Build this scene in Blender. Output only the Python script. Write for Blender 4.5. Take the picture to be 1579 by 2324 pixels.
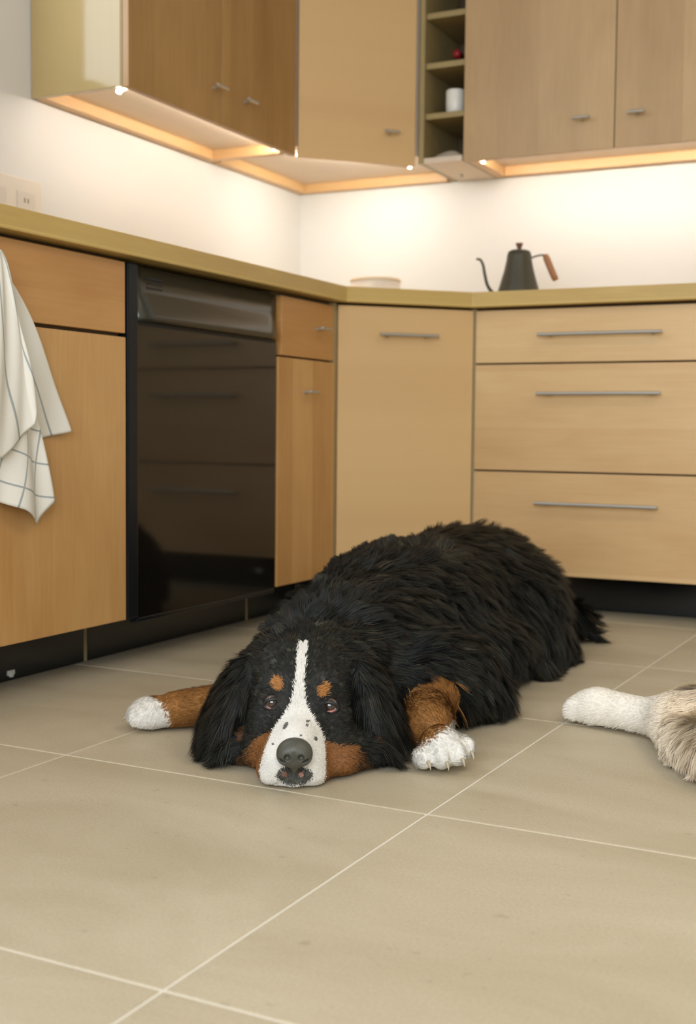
import bpy, bmesh, math, random
import numpy as np
from mathutils import Vector, Matrix, kdtree

random.seed(7)
rng = np.random.default_rng(7)
for o in list(bpy.data.objects):
    bpy.data.objects.remove(o)
SC = bpy.context.scene
C = SC.collection
PI = math.pi

# ------------------------------------------------------------------ camera
CAM = (2.1954, -3.9948, 0.5169)
YAW, PITCH, ROLL = 0.46240, 0.06601, 0.010137
cd = bpy.data.cameras.new('camera')
cam = bpy.data.objects.new('camera', cd); C.objects.link(cam)
fw = Vector((-math.sin(YAW)*math.cos(PITCH), math.cos(YAW)*math.cos(PITCH), -math.sin(PITCH)))
rt = Vector((math.cos(YAW), math.sin(YAW), 0)); up = rt.cross(fw)
r2 = math.cos(ROLL)*rt + math.sin(ROLL)*up; u2 = -math.sin(ROLL)*rt + math.cos(ROLL)*up
M = Matrix((r2, u2, -fw)).transposed().to_4x4(); M.translation = Vector(CAM)
cam.matrix_world = M
cd.sensor_fit = 'HORIZONTAL'; cd.sensor_width = 24.0
cd.lens = 2824.5/1579*24.0
cd.clip_start = 0.05
cd.dof.use_dof = True; cd.dof.focus_distance = 1.88; cd.dof.aperture_fstop = 4.8
SC.camera = cam

# ------------------------------------------------------------------ world, lights, exposure
W = bpy.data.worlds.new('sky'); SC.world = W; W.use_nodes = True
W.node_tree.nodes['Background'].inputs[0].default_value = (0.72, 0.82, 1.0, 1)
W.node_tree.nodes['Background'].inputs[1].default_value = 1.0
SC.view_settings.view_transform = 'Standard'; SC.view_settings.look = 'None'
SC.view_settings.gamma = 1.0; SC.view_settings.use_curve_mapping = False
SC.view_settings.exposure = 0.09

def area(name, loc, direction, sx, sy, power, col, spread=180):
    l = bpy.data.lights.new(name, 'AREA'); l.shape = 'RECTANGLE'; l.size = sx; l.size_y = sy
    l.energy = power; l.color = col; l.spread = math.radians(spread)
    o = bpy.data.objects.new(name, l); C.objects.link(o); o.location = loc
    o.rotation_euler = Vector(direction).to_track_quat('-Z', 'Y').to_euler()
    return o
area('daylight_rear', (2.35, -5.33, 1.45), (0, 1, -0.05), 2.6, 1.5, 86, (0.95, 0.97, 1.0))
area('daylight_sink', (0.001, -2.305, 1.83), (1, 0, -0.05), 1.28, 0.73, 12, (0.80, 0.90, 1.0))
area('fill_light', (2.9, -2.5, 2.44), (0, 0, -1), 0.9, 0.9, 7, (1.0, 0.74, 0.46))  # added warm fill, no such fitting known in this room

# under-cabinet tubes (warm white)
UC = (1.0, 0.93, 0.84)
area('cabinet_light_left', (0.268, -1.02, 1.378), (-1, 0, -0.72), 0.80, 0.018, 3.3, UC)
area('cabinet_light_corner', (0.402, -0.402, 1.378), (-1, 1, -0.7), 0.34, 0.018, 2.2, UC)
area('cabinet_light_right', (1.22, -0.268, 1.378), (0, 1, -0.75), 0.86, 0.018, 4.3, UC)

# ------------------------------------------------------------------ materials
def mat(name, col, rough=0.5, metal=0.0, spec=0.5, build=None):
    m = bpy.data.materials.new(name); m.use_nodes = True
    b = m.node_tree.nodes['Principled BSDF']
    b.inputs['Base Color'].default_value = (*col, 1); b.inputs['Roughness'].default_value = rough
    b.inputs['Metallic'].default_value = metal; b.inputs['Specular IOR Level'].default_value = spec
    if build: build(m.node_tree, b)
    return m
def N(nt, t, **k):
    n = nt.nodes.new(t)
    for a, v in k.items(): setattr(n, a, v)
    return n
def L_(nt, a, b): nt.links.new(a, b)
def math_(nt, op, a, b=None, c=None):
    n = N(nt, 'ShaderNodeMath', operation=op)
    for i, v in enumerate((a, b, c)):
        if v is None: continue
        if isinstance(v, (int, float)): n.inputs[i].default_value = v
        else: L_(nt, v, n.inputs[i])
    return n.outputs[0]
def mixc(nt, fac, a, b, mode='MIX'):
    n = N(nt, 'ShaderNodeMix', data_type='RGBA', blend_type=mode)
    if isinstance(fac, (int, float)): n.inputs[0].default_value = fac
    else: L_(nt, fac, n.inputs[0])
    for i, v in ((6, a), (7, b)):
        if isinstance(v, tuple): n.inputs[i].default_value = (*v, 1)
        else: L_(nt, v, n.inputs[i])
    return n.outputs[2]

def wood(name, base, dark, grain='Z', along='Y', lam=0.11, rough=0.38, streak=0.6, bandamt=0.55):
    """Veneered maple: wide lamellas of slightly different tone, fine stretched grain."""
    def build(nt, b):
        tc = N(nt, 'ShaderNodeTexCoord'); oi = N(nt, 'ShaderNodeObjectInfo')
        sep = N(nt, 'ShaderNodeSeparateXYZ'); L_(nt, tc.outputs['Object'], sep.inputs[0])
        x, y, z = sep.outputs
        h = math_(nt, 'ADD', x, y)            # horizontal run whichever wall the front faces
        hd = math_(nt, 'SUBTRACT', x, y)
        rnd = math_(nt, 'MULTIPLY', oi.outputs['Random'], 17.3)
        if grain == 'Z': across, al = hd, z
        elif grain == 'H': across, al = z, hd
        else: across, al = h, hd
        v = N(nt, 'ShaderNodeCombineXYZ')
        L_(nt, math_(nt, 'ADD', math_(nt, 'MULTIPLY', across, 1.0), rnd), v.inputs[0])
        L_(nt, math_(nt, 'MULTIPLY', al, 0.055), v.inputs[1]); L_(nt, rnd, v.inputs[2])
        n1 = N(nt, 'ShaderNodeTexNoise'); n1.inputs['Scale'].default_value = 120; n1.inputs['Detail'].default_value = 5
        n1.inputs['Roughness'].default_value = 0.65; L_(nt, v.outputs[0], n1.inputs['Vector'])
        n2 = N(nt, 'ShaderNodeTexNoise'); n2.inputs['Scale'].default_value = 9; n2.inputs['Detail'].default_value = 3
        n2.inputs['Distortion'].default_value = 0.6
        v2 = N(nt, 'ShaderNodeCombineXYZ')
        L_(nt, math_(nt, 'ADD', across, rnd), v2.inputs[0]); L_(nt, math_(nt, 'MULTIPLY', al, 0.32), v2.inputs[1]); L_(nt, rnd, v2.inputs[2])
        L_(nt, v2.outputs[0], n2.inputs['Vector'])
        cell = math_(nt, 'FLOOR', math_(nt, 'ADD', math_(nt, 'DIVIDE', across, lam), rnd))
        wn = N(nt, 'ShaderNodeTexWhiteNoise', noise_dimensions='1D'); L_(nt, cell, wn.inputs['W'])
        f = math_(nt, 'ADD', math_(nt, 'MULTIPLY', n1.outputs['Fac'], 0.46), math_(nt, 'MULTIPLY', n2.outputs['Fac'], streak))
        f = math_(nt, 'ADD', f, math_(nt, 'MULTIPLY', wn.outputs['Value'], bandamt*0.6))
        mr = N(nt, 'ShaderNodeMapRange'); L_(nt, f, mr.inputs['Value'])
        mr.inputs['From Min'].default_value = 0.42; mr.inputs['From Max'].default_value = 0.98
        col = mixc(nt, mr.outputs[0], base, dark)
        L_(nt, col, b.inputs['Base Color'])
        bp = N(nt, 'ShaderNodeBump'); bp.inputs['Strength'].default_value = 0.05; bp.inputs['Distance'].default_value = 0.001
        L_(nt, n1.outputs['Fac'], bp.inputs['Height']); L_(nt, bp.outputs[0], b.inputs['Normal'])
    return mat(name, base, rough, build=build)

mW = {}
mW['maple'] = wood('maple_upright', (0.68, 0.470, 0.225), (0.56, 0.345, 0.155))
mW['maple_h'] = wood('maple_level', (0.70, 0.500, 0.250), (0.57, 0.360, 0.165), grain='H', lam=0.16)
mW['warm'] = wood('maple_upright_warm_lit', (0.62, 0.370, 0.145), (0.45, 0.230, 0.072))  # same maple; orange cast of the light on the left fronts painted in
mW['warm_h'] = wood('maple_level_warm_lit', (0.56, 0.305, 0.105), (0.44, 0.210, 0.060), grain='H', lam=0.2)  # level-grain copy, the light's orange cast painted in too
mW['pink'] = wood('upper_maple', (0.50, 0.345, 0.175), (0.39, 0.250, 0.118), lam=0.13)
mW['brown'] = wood('upper_maple_shaded', (0.45, 0.270, 0.100), (0.29, 0.150, 0.048), lam=0.12)  # left wall doors: same maple, their shaded brown put into the colour
mW['panel'] = wood('pale_side_maple', (0.40, 0.295, 0.13), (0.33, 0.235, 0.095), bandamt=0.1, rough=0.10, streak=0.3)
mW['inner'] = wood('shelf_maple', (0.34, 0.265, 0.12), (0.26, 0.19, 0.075), bandamt=0.1)
mW['under'] = mat('under_cabinet_board', (0.66, 0.56, 0.46), 0.5)
mW['rail'] = wood('amber_light_rail', (0.62, 0.40, 0.19), (0.54, 0.32, 0.13), grain='H', bandamt=0.1)
mW['top'] = wood('worktop_wood', (0.60, 0.435, 0.150), (0.47, 0.32, 0.100), grain='H', lam=0.05, rough=0.42)

def wall_build(nt, b):
    tc = N(nt, 'ShaderNodeTexCoord'); n = N(nt, 'ShaderNodeTexNoise'); n.inputs['Scale'].default_value = 160
    L_(nt, tc.outputs['Object'], n.inputs['Vector'])
    bp = N(nt, 'ShaderNodeBump'); bp.inputs['Strength'].default_value = 0.08; bp.inputs['Distance'].default_value = 0.001
    L_(nt, n.outputs['Fac'], bp.inputs['Height']); L_(nt, bp.outputs[0], b.inputs['Normal'])
m_wall = mat('white_wall_paint', (0.64, 0.635, 0.61), 0.6, build=wall_build)
m_ceil = mat('ceiling_paint', (0.70, 0.69, 0.66), 0.8, build=wall_build)
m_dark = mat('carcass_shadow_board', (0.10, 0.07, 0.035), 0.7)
m_plinth = mat('gloss_black_plinth', (0.006, 0.009, 0.011), 0.16, spec=0.6)
m_strip = mat('olive_joint_strip', (0.42, 0.34, 0.18), 0.5)
m_black = mat('gloss_black_enamel', (0.007, 0.006, 0.005), 0.07, spec=0.5)
m_blackm = mat('black_plastic', (0.005, 0.007, 0.010), 0.35, spec=0.25)
m_steel = mat('brushed_nickel', (0.50, 0.49, 0.46), 0.36, metal=0.85)
m_sensor = mat('smoked_control_panel', (0.040, 0.040, 0.030), 0.22, metal=0.35, spec=0.8)
m_white = mat('glazed_white_ceramic', (0.78, 0.79, 0.74), 0.3)
m_plate = mat('cream_outlet_plastic', (0.66, 0.60, 0.52), 0.5)
m_plate2 = mat('cream_outlet_insert', (0.60, 0.55, 0.48), 0.45)
m_glow = mat('tube_end_glow', (1, 0.9, 0.75), 0.4)
_b = m_glow.node_tree.nodes['Principled BSDF']; _b.inputs['Emission Color'].default_value = (1, 0.86, 0.66, 1); _b.inputs['Emission Strength'].default_value = 9
m_fillglow = mat('fill_lamp_glow', (1, 0.9, 0.75), 0.4)
_b = m_fillglow.node_tree.nodes['Principled BSDF']; _b.inputs['Emission Color'].default_value = (1, 0.8, 0.55, 1); _b.inputs['Emission Strength'].default_value = 3
m_kettle = mat('matte_dark_kettle', (0.050, 0.045, 0.026), 0.45)
m_kwood = wood('kettle_wood', (0.42, 0.20, 0.08), (0.30, 0.13, 0.05), rough=0.5)
m_kknob = wood('kettle_knob_wood', (0.16, 0.07, 0.035), (0.10, 0.045, 0.02), rough=0.5)
m_cream = mat('cream_ceramic', (0.84, 0.74, 0.62), 0.4)
m_red = mat('red_cap', (0.30, 0.02, 0.025), 0.35)
m_bottle = mat('dark_bottle_glass', (0.008, 0.008, 0.012), 0.12)
m_greycloth = mat('folded_grey_linen', (0.36, 0.31, 0.24), 0.9)
m_pane = mat('window_glass', (1, 1, 1), 0.02)
_b = m_pane.node_tree.nodes['Principled BSDF']; _b.inputs['Transmission Weight'].default_value = 1.0; _b.inputs['IOR'].default_value = 1.05
m_frame = mat('white_window_frame', (0.78, 0.78, 0.76), 0.4)

def tile_build(nt, b):
    tc = N(nt, 'ShaderNodeTexCoord'); oi = N(nt, 'ShaderNodeObjectInfo'); geo = N(nt, 'ShaderNodeNewGeometry')
    off = N(nt, 'ShaderNodeVectorMath', operation='SCALE'); L_(nt, oi.outputs['Location'], off.inputs[0]); off.inputs[3].default_value = 3.7
    ad = N(nt, 'ShaderNodeVectorMath', operation='ADD'); L_(nt, geo.outputs['Position'], ad.inputs[0]); L_(nt, off.outputs[0], ad.inputs[1])
    st = N(nt, 'ShaderNodeMapping'); st.inputs['Scale'].default_value = (1.0, 2.6, 1); st.inputs['Rotation'].default_value = (0, 0, 0.7)
    L_(nt, ad.outputs[0], st.inputs['Vector'])
    a = N(nt, 'ShaderNodeTexNoise'); a.inputs['Scale'].default_value = 2.4; a.inputs['Detail'].default_value = 6; a.inputs['Roughness'].default_value = 0.6; a.inputs['Distortion'].default_value = 0.8
    L_(nt, st.outputs[0], a.inputs['Vector'])
    c = N(nt, 'ShaderNodeTexNoise'); c.inputs['Scale'].default_value = 260; c.inputs['Detail'].default_value = 3
    L_(nt, ad.outputs[0], c.inputs['Vector'])
    d = N(nt, 'ShaderNodeTexNoise'); d.inputs['Scale'].default_value = 45; d.inputs['Detail'].default_value = 4
    L_(nt, ad.outputs[0], d.inputs['Vector'])
    cr = N(nt, 'ShaderNodeValToRGB'); L_(nt, a.outputs['Fac'], cr.inputs[0])
    cr.color_ramp.elements[0].position = 0.3; cr.color_ramp.elements[0].color = (0.445, 0.383, 0.264, 1)
    cr.color_ramp.elements[1].position = 0.72; cr.color_ramp.elements[1].color = (0.555, 0.488, 0.360, 1)
    cr2 = N(nt, 'ShaderNodeValToRGB'); L_(nt, c.outputs['Fac'], cr2.inputs[0])
    cr2.color_ramp.elements[0].position = 0.35; cr2.color_ramp.elements[0].color = (0.88, 0.88, 0.88, 1)
    cr2.color_ramp.elements[1].position = 0.65; cr2.color_ramp.elements[1].color = (1.06, 1.06, 1.06, 1)
    col = mixc(nt, 0.7, cr.outputs[0], cr2.outputs[0], 'MULTIPLY')
    # sparse darker pits
    cr3 = N(nt, 'ShaderNodeValToRGB'); L_(nt, d.outputs['Fac'], cr3.inputs[0])
    cr3.color_ramp.elements[0].position = 0.27; cr3.color_ramp.elements[0].color = (0.84, 0.84, 0.84, 1)
    cr3.color_ramp.elements[1].position = 0.34; cr3.color_ramp.elements[1].color = (1, 1, 1, 1)
    col = mixc(nt, 1.0, col, cr3.outputs[0], 'MULTIPLY')
    L_(nt, col, b.inputs['Base Color'])
    L_(nt, math_(nt, 'MULTIPLY_ADD', a.outputs['Fac'], 0.2, 0.42), b.inputs['Roughness'])
    bp = N(nt, 'ShaderNodeBump'); bp.inputs['Strength'].default_value = 0.12; bp.inputs['Distance'].default_value = 0.001
    L_(nt, c.outputs['Fac'], bp.inputs['Height']); L_(nt, bp.outputs[0], b.inputs['Normal'])
m_tile = mat('beige_stone_tile', (0.5, 0.43, 0.33), 0.5, spec=0.35, build=tile_build)
m_grout = mat('pale_grout', (0.73, 0.70, 0.61), 0.9)

def towel_build(nt, b):
    uv = N(nt, 'ShaderNodeUVMap'); sep = N(nt, 'ShaderNodeSeparateXYZ'); L_(nt, uv.outputs[0], sep.inputs[0])
    def lines(ax, per, w, ph=0.0):
        f = math_(nt, 'FRACT', math_(nt, 'ADD', math_(nt, 'DIVIDE', ax, per), ph))
        return math_(nt, 'LESS_THAN', f, w/per)
    a = lines(sep.outputs[0], 0.052, 0.0036); c = lines(sep.outputs[1], 0.062, 0.0036, 0.3)
    m = math_(nt, 'MAXIMUM', a, c)
    w = N(nt, 'ShaderNodeTexNoise'); w.inputs['Scale'].default_value = 400; L_(nt, uv.outputs[0], w.inputs['Vector'])
    base = mixc(nt, w.outputs['Fac'], (0.74, 0.73, 0.66), (0.82, 0.81, 0.75))
    L_(nt, mixc(nt, m, base, (0.36, 0.40, 0.40)), b.inputs['Base Color'])
m_towel = mat('checked_cotton_towel', (0.7, 0.7, 0.64), 0.95, spec=0.1, build=towel_build)

# ------------------------------------------------------------------ helpers
def link(name, me, m=None, parent=None, loc=None, smooth=False):
    o = bpy.data.objects.new(name, me); C.objects.link(o)
    if m is not None and not me.materials: me.materials.append(m)
    if smooth:
        me.polygons.foreach_set('use_smooth', [True]*len(me.polygons))
    if parent is not None: o.parent = parent
    if loc is not None: o.location = loc
    return o
def obj(name, bm, m, parent=None, smooth=False):
    me = bpy.data.meshes.new(name); bmesh.ops.recalc_face_normals(bm, faces=bm.faces); bm.to_mesh(me); bm.free()
    return link(name, me, m, parent, smooth=smooth)
def empty(name, loc=(0, 0, 0), label=None, cat=None, group=None):
    o = bpy.data.objects.new(name, None); C.objects.link(o); o.location = loc; o.empty_display_size = 0.1
    if label: o['label'] = label
    if cat: o['category'] = cat
    if group: o['group'] = group
    return o
def tag(o, label, cat, group=None):
    o['label'] = label; o['category'] = cat
    if group: o['group'] = group
    return o
def bevel(bm, w, seg=2):
    bmesh.ops.bevel(bm, geom=bm.edges[:], offset=w, segments=seg, affect='EDGES', profile=0.6)
def add_box(bm, x0, x1, y0, y1, z0, z1, bev=0.0, mtx=None):
    t = bmesh.new(); bmesh.ops.create_cube(t, size=1)
    for v in t.verts:
        v.co = Vector((x0+(v.co.x+.5)*(x1-x0), y0+(v.co.y+.5)*(y1-y0), z0+(v.co.z+.5)*(z1-z0)))
    if bev: bevel(t, bev)
    if mtx: bmesh.ops.transform(t, matrix=mtx, verts=t.verts)
    me = bpy.data.meshes.new('tmp'); t.to_mesh(me); t.free(); bm.from_mesh(me); bpy.data.meshes.remove(me)
    return bm
def box(name, m, x0, x1, y0, y1, z0, z1, parent=None, bev=0.0015, mtx=None):
    o = obj(name, add_box(bmesh.new(), x0, x1, y0, y1, z0, z1, bev, mtx), m, parent)
    return o
def prism(name, m, pts, z0, z1, parent=None, bev=0.0015):
    bm = bmesh.new()
    a = [bm.verts.new((x, y, z0)) for x, y in pts]; b = [bm.verts.new((x, y, z1)) for x, y in pts]
    n = len(pts); bm.faces.new(a); bm.faces.new(b)
    for i in range(n): bm.faces.new((a[i], a[(i+1) % n], b[(i+1) % n], b[i]))
    bmesh.ops.recalc_face_normals(bm, faces=bm.faces)
    if bev: bevel(bm, bev)
    return obj(name, bm, m, parent)
def lathe(bm, prof, seg=40, c=(0, 0, 0)):
    rings = []
    for r, z in prof:
        rings.append([bm.verts.new((c[0]+max(r, 1e-4)*math.cos(2*PI*k/seg), c[1]+max(r, 1e-4)*math.sin(2*PI*k/seg), c[2]+z)) for k in range(seg)])
    for i in range(len(rings)-1):
        for k in range(seg):
            bm.faces.new((rings[i][k], rings[i][(k+1) % seg], rings[i+1][(k+1) % seg], rings[i+1][k]))
    bm.faces.new(rings[0]); bm.faces.new(rings[-1])
    return bm
def tube(bm, pts, rad, seg=12):
    pts = [Vector(p) for p in pts]
    rad = rad if isinstance(rad, (list, tuple)) else [rad]*len(pts)
    rings = []; ref = Vector((0.13, 0.31, 0.94))
    for i, p in enumerate(pts):
        t = (pts[min(i+1, len(pts)-1)]-pts[max(i-1, 0)]).normalized()
        a = t.cross(ref)
        if a.length < 0.1: a = t.cross(Vector((1, 0, 0)))
        a.normalize(); b = t.cross(a)
        rings.append([bm.verts.new(p+rad[i]*(math.cos(2*PI*k/seg)*a+math.sin(2*PI*k/seg)*b)) for k in range(seg)])
    for i in range(len(rings)-1):
        for k in range(seg):
            bm.faces.new((rings[i][k], rings[i][(k+1) % seg], rings[i+1][(k+1) % seg], rings[i+1][k]))
    bm.faces.new(rings[0]); bm.faces.new(rings[-1])
    return bm
def catmull(pts, n=8):
    P = [Vector(p) for p in pts]; P = [2*P[0]-P[1]]+P+[2*P[-1]-P[-2]]; out = []
    for i in range(1, len(P)-2):
        for k in range(n):
            t = k/n
            out.append(0.5*((2*P[i])+(-P[i-1]+P[i+1])*t+(2*P[i-1]-5*P[i]+4*P[i+1]-P[i+2])*t*t+(-P[i-1]+3*P[i]-3*P[i+1]+P[i+2])*t**3))
    out.append(P[-2]); return out

# dimensions recovered from the photograph (metres)
H, ZB, D, L, DF, ZP, KP = 0.91, 0.867, 0.650, 0.917, 0.620, 0.113, 0.466
DU, LU, ZU, YE, ZT = 0.3075, 0.587, 1.359, -1.442, 2.12
TH = 0.019
RX, RY, RZ = 4.4, -5.4, 2.5

# ------------------------------------------------------------------ the setting
def structure(o): o['kind'] = 'structure'; return o
fl = structure(box('floor', m_grout, -0.1, RX+0.1, RY-0.1, 0.1, -0.06, -0.0012, bev=0))
gx, gy, rt_ = 1.5581, -2.4685, -0.0145
TX, TY, G = 0.6219, 0.6028, 0.0037
tme = bpy.data.meshes.new('tile')
_t = bmesh.new(); add_box(_t, G/2, TX-G/2, G/2, TY-G/2, -0.010, 0.0, 0.0012); _t.to_mesh(tme); _t.free(); tme.materials.append(m_tile)
for i in range(-3, 5):
    for j in range(-5, 5):
        px = gx+i*TX*math.cos(rt_)-j*TY*math.sin(rt_); py = gy+i*TX*math.sin(rt_)+j*TY*math.cos(rt_)
        if px > RX-0.02 or px < -TX or py > 0.02 or py < RY-TY+0.02: continue
        o = link('tile', tme, None, fl); o.location = (px, py, 0); o.rotation_euler.z = rt_
# walls; the left and the front one have window openings
def wall_with_hole(name, axis, pos, thick, a0, a1, h0, h1):
    """a wall normal to `axis` at pos, opening a0..a1 x h0..h1"""
    bm = bmesh.new()
    lo, hi = (RY-0.1, 0.0) if axis == 'x' else (-0.1, RX+0.1)
    for (p0, p1, z0, z1) in ((lo, a0, 0, RZ), (a1, hi, 0, RZ), (a0, a1, 0, h0), (a0, a1, h1, RZ)):
        if axis == 'x': add_box(bm, pos-thick, pos, p0, p1, z0, z1)
        else: add_box(bm, p0, p1, pos-thick, pos, z0, z1)
    return structure(obj(name, bm, m_wall))
W1 = (-2.95, -1.66, 1.46, 2.20); W2 = (1.0, 3.7, 0.65, 2.25)
wall_with_hole('wall_left', 'x', 0.0, 0.1, *W1)
wall_with_hole('wall_front', 'y', RY, 0.1, *W2)
structure(box('wall_back', m_wall, -0.1, RX+0.1, 0, 0.1, 0, RZ, bev=0))
m_wall2 = mat('beige_wall_paint', (0.55, 0.52, 0.45), 0.7)
structure(box('wall_right', m_wall2, RX, RX+0.1, RY, 0, 0, RZ, bev=0))
structure(box('ceiling', m_ceil, -0.1, RX+0.1, RY-0.1, 0.1, RZ, RZ+0.06, bev=0))
def window(name, axis, pos, a0, a1, h0, h1, n):
    e = empty(name, (0, 0, 0)); e['kind'] = 'structure'
    f = bmesh.new(); w = 0.045
    def bb(bm, p0, p1, z0, z1, d0, d1, bev=0.002):
        if axis == 'x': add_box(bm, pos+d0, pos+d1, p0, p1, z0, z1, bev)
        else: add_box(bm, p0, p1, pos+d0, pos+d1, z0, z1, bev)
    bb(f, a0, a1, h0, h0+w, -0.08, -0.03); bb(f, a0, a1, h1-w, h1, -0.08, -0.03)
    xs = [a0+(a1-a0-w)*k/n for k in range(n+1)]
    for x in xs: bb(f, x, x+w, h0+w, h1-w, -0.08, -0.03)
    obj('window_frame', f, m_frame, e)
    for k in range(n):
        g = bmesh.new(); bb(g, xs[k]+w, xs[k+1], h0+w, h1-w, -0.058, -0.053, 0); obj('pane', g, m_pane, e)
    s = bmesh.new(); bb(s, a0, a1, h0-0.02, h0-0.001, -0.03, 0.025); obj('window_sill', s, m_frame, e)
window('window_1', 'x', 0.0, *W1, 2); window('window_2', 'y', RY, *W2, 3)
structure(box('baseboard_right', m_frame, RX-0.014, RX, RY, 0, 0, 0.09))
structure(box('baseboard_front', m_frame, 0.0, RX-0.014, RY, RY+0.014, 0, 0.09))
cl = tag(empty('fill_lamp', (2.9, -2.5, RZ)), 'added square fill lamp, unseen above the kitchen floor', 'lamp')  # added body for the warm fill light, out of view
o = box('fill_lamp_base', m_frame, -0.48, 0.48, -0.48, 0.48, -0.03, 0.0, cl, 0.004)
o = box('fill_lamp_shade', m_fillglow, -0.44, 0.44, -0.44, 0.44, -0.045, -0.03, cl, 0.004)

# ------------------------------------------------------------------ handles
def bar_handle(parent, centre, along, out, length, r=0.0048, proud=0.028, posts=2, name='handle'):
    """round bar pull: bar parallel to the front, posts back to it"""
    a = Vector(along).normalized(); n = Vector(out).normalized(); c = Vector(centre)
    bm = bmesh.new()
    p0 = c+n*proud-a*length/2; p1 = c+n*proud+a*length/2
    e = a*0.0012
    tube(bm, [p0, p0+e, p1-e, p1], [r*0.75, r, r, r*0.75], 16)
    offs = [0.0] if posts == 1 else [-length/2+0.03, length/2-0.03]
    for q in offs:
        s = c+a*q
        tube(bm, [s, s+n*0.003, s+n*0.004, s+n*(proud)], [r*1.1, r*1.1, r*0.8, r*0.8], 12)
    return obj(name, bm, m_steel, parent, smooth=False)

# ------------------------------------------------------------------ left run of base cabinets
def carcass_box(parent, x0, x1, y0, y1, z0, z1, m=None):
    return box('carcass', m or m_dark, x0, x1, y0, y1, z0, z1, parent, 0.001)
sink = tag(empty('base_cabinet', (0.3, -2.28, 0)), 'maple base cabinet left of the dark dishwasher, behind the checked towel', 'cabinet')
def under(parent, o): # keep world placement while parenting to a moved empty
    o.matrix_parent_inverse = Matrix.Translation(-Vector(parent.location)); return o
def P(parent, o): return under(parent, o)
P(sink, carcass_box(sink, 0.004, DF-TH-0.001, -2.68, -1.874, ZP, ZB-0.002))
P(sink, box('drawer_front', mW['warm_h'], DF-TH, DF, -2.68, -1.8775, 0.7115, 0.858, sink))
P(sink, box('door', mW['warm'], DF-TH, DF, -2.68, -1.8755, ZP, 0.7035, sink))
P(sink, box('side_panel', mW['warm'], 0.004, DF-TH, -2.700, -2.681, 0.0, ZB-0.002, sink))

# dishwasher
dw = tag(empty('dishwasher', (0.3, -1.54, 0)), 'glossy black dishwasher with smoked control strip between two maple cabinets', 'dishwasher')
P(dw, box('tub', m_blackm, 0.01, DF-0.032, -1.868, -1.242, 0.113, ZB-0.006, dw))
P(dw, box('side_trim', m_blackm, DF-0.031, DF+0.002, -1.870, -1.835, 0.113, ZB-0.008, dw, 0.003))
def bowed_panel(y0, y1, z0, z1, xb, bow, ny=24, nz=20, bowz=0.0):
    bm = bmesh.new(); F = []
    for i in range(ny+1):
        row = []
        for k in range(nz+1):
            t = i/ny; s = k/nz
            x = xb+bow*(1-(2*t-1)**2)+bowz*(1-s)**3
            row.append(bm.verts.new((x, y0+(y1-y0)*t, z0+(z1-z0)*s)))
        F.append(row)
    for i in range(ny):
        for k in range(nz): bm.faces.new((F[i][k], F[i+1][k], F[i+1][k+1], F[i][k+1]))
    r = bmesh.ops.extrude_face_region(bm, geom=bm.faces[:])
    vs = [v for v in r['geom'] if isinstance(v, bmesh.types.BMVert)]
    for v in vs: v.co.x = xb-0.026
    return bm
P(dw, obj('door', bowed_panel(-1.834, -1.247, 0.112, 0.732, DF-0.002, 0.0006, bowz=0.0), m_black, dw, smooth=False))
for p in dw.children[-1].data.polygons: p.use_smooth = abs(p.normal.x) > 0.9
# control strip: leans back to the top, with a scooped grip pocket below
bm = bmesh.new(); ny = 24; rows = []
for i in range(ny+1):
    t = i/ny; y = -1.834+(1.834-1.247)*t
    sag = 0.030*math.sin(PI*min(1, t*1.02))**1.2*t
    e_ = min(1, t/0.05, (1-t)/0.04); e_ = 1-(1-e_)**2; prof = [(DF-0.024, 0.740), (DF-0.004+0.010*e_, 0.741), (DF-0.004+0.017*e_, 0.747), (DF-0.004+0.015*e_, 0.757), (DF-0.005+0.008*e_, 0.782), (DF-0.005, 0.801), (DF-0.006, 0.806), (DF-0.007, 0.856), (DF-0.024, 0.858)]
    rows.append([bm.verts.new((x, y, z)) for x, z in prof])
for i in range(ny):
    for k in range(len(prof)-1): bm.faces.new((rows[i][k], rows[i+1][k], rows[i+1][k+1], rows[i][k+1]))
bm.faces.new(rows[0]); bm.faces.new(rows[-1])
for i in range(ny): bm.faces.new((rows[i][0], rows[i][-1], rows[i+1][-1], rows[i+1][0]))
cp = P(dw, obj('control_panel', bm, m_sensor, dw, smooth=True))
g = bmesh.new()
for q in range(3): add_box(g, DF-0.0075, DF-0.0055, -1.795, -1.735, 0.812+0.010*q, 0.8165+0.010*q, 0.0005)
o = obj('vent_grille', g, m_blackm, cp); o.matrix_parent_inverse = Matrix.Translation(-Vector(dw.location)) if False else Matrix.Identity(4)
P(dw, box('grip_shadow_gap', m_blackm, DF-0.028, DF-0.006, -1.833, -1.248, 0.729, 0.742, dw, 0.001))
P(dw, box('bottom_trim', m_plinth, DF-0.024, DF-0.001, -1.832, -1.249, 0.100, 0.111, dw, 0.002))

narrow = tag(empty('base_cabinet', (0.3, -1.06, 0)), 'narrow maple base cabinet with one small drawer over a door, right of the dishwasher', 'cabinet')
P(narrow, carcass_box(narrow, 0.004, DF-TH-0.001, -1.240, -0.918, ZP, ZB-0.002))
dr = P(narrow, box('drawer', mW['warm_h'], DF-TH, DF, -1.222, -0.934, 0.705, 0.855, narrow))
hd = bar_handle(dr, (DF, -1.030, 0.785), (0, 1, 0), (1, 0, 0), 0.052, posts=1)
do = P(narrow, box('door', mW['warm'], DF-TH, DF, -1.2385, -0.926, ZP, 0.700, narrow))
hd = bar_handle(do, (DF, -1.095, 0.615), (0, 1, 0), (1, 0, 0), 0.052, posts=1)
P(narrow, box('filler_strip', m_strip, DF-TH-0.002, DF-0.004, -0.9245, -0.9045, ZP, ZB-0.002, narrow))

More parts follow.
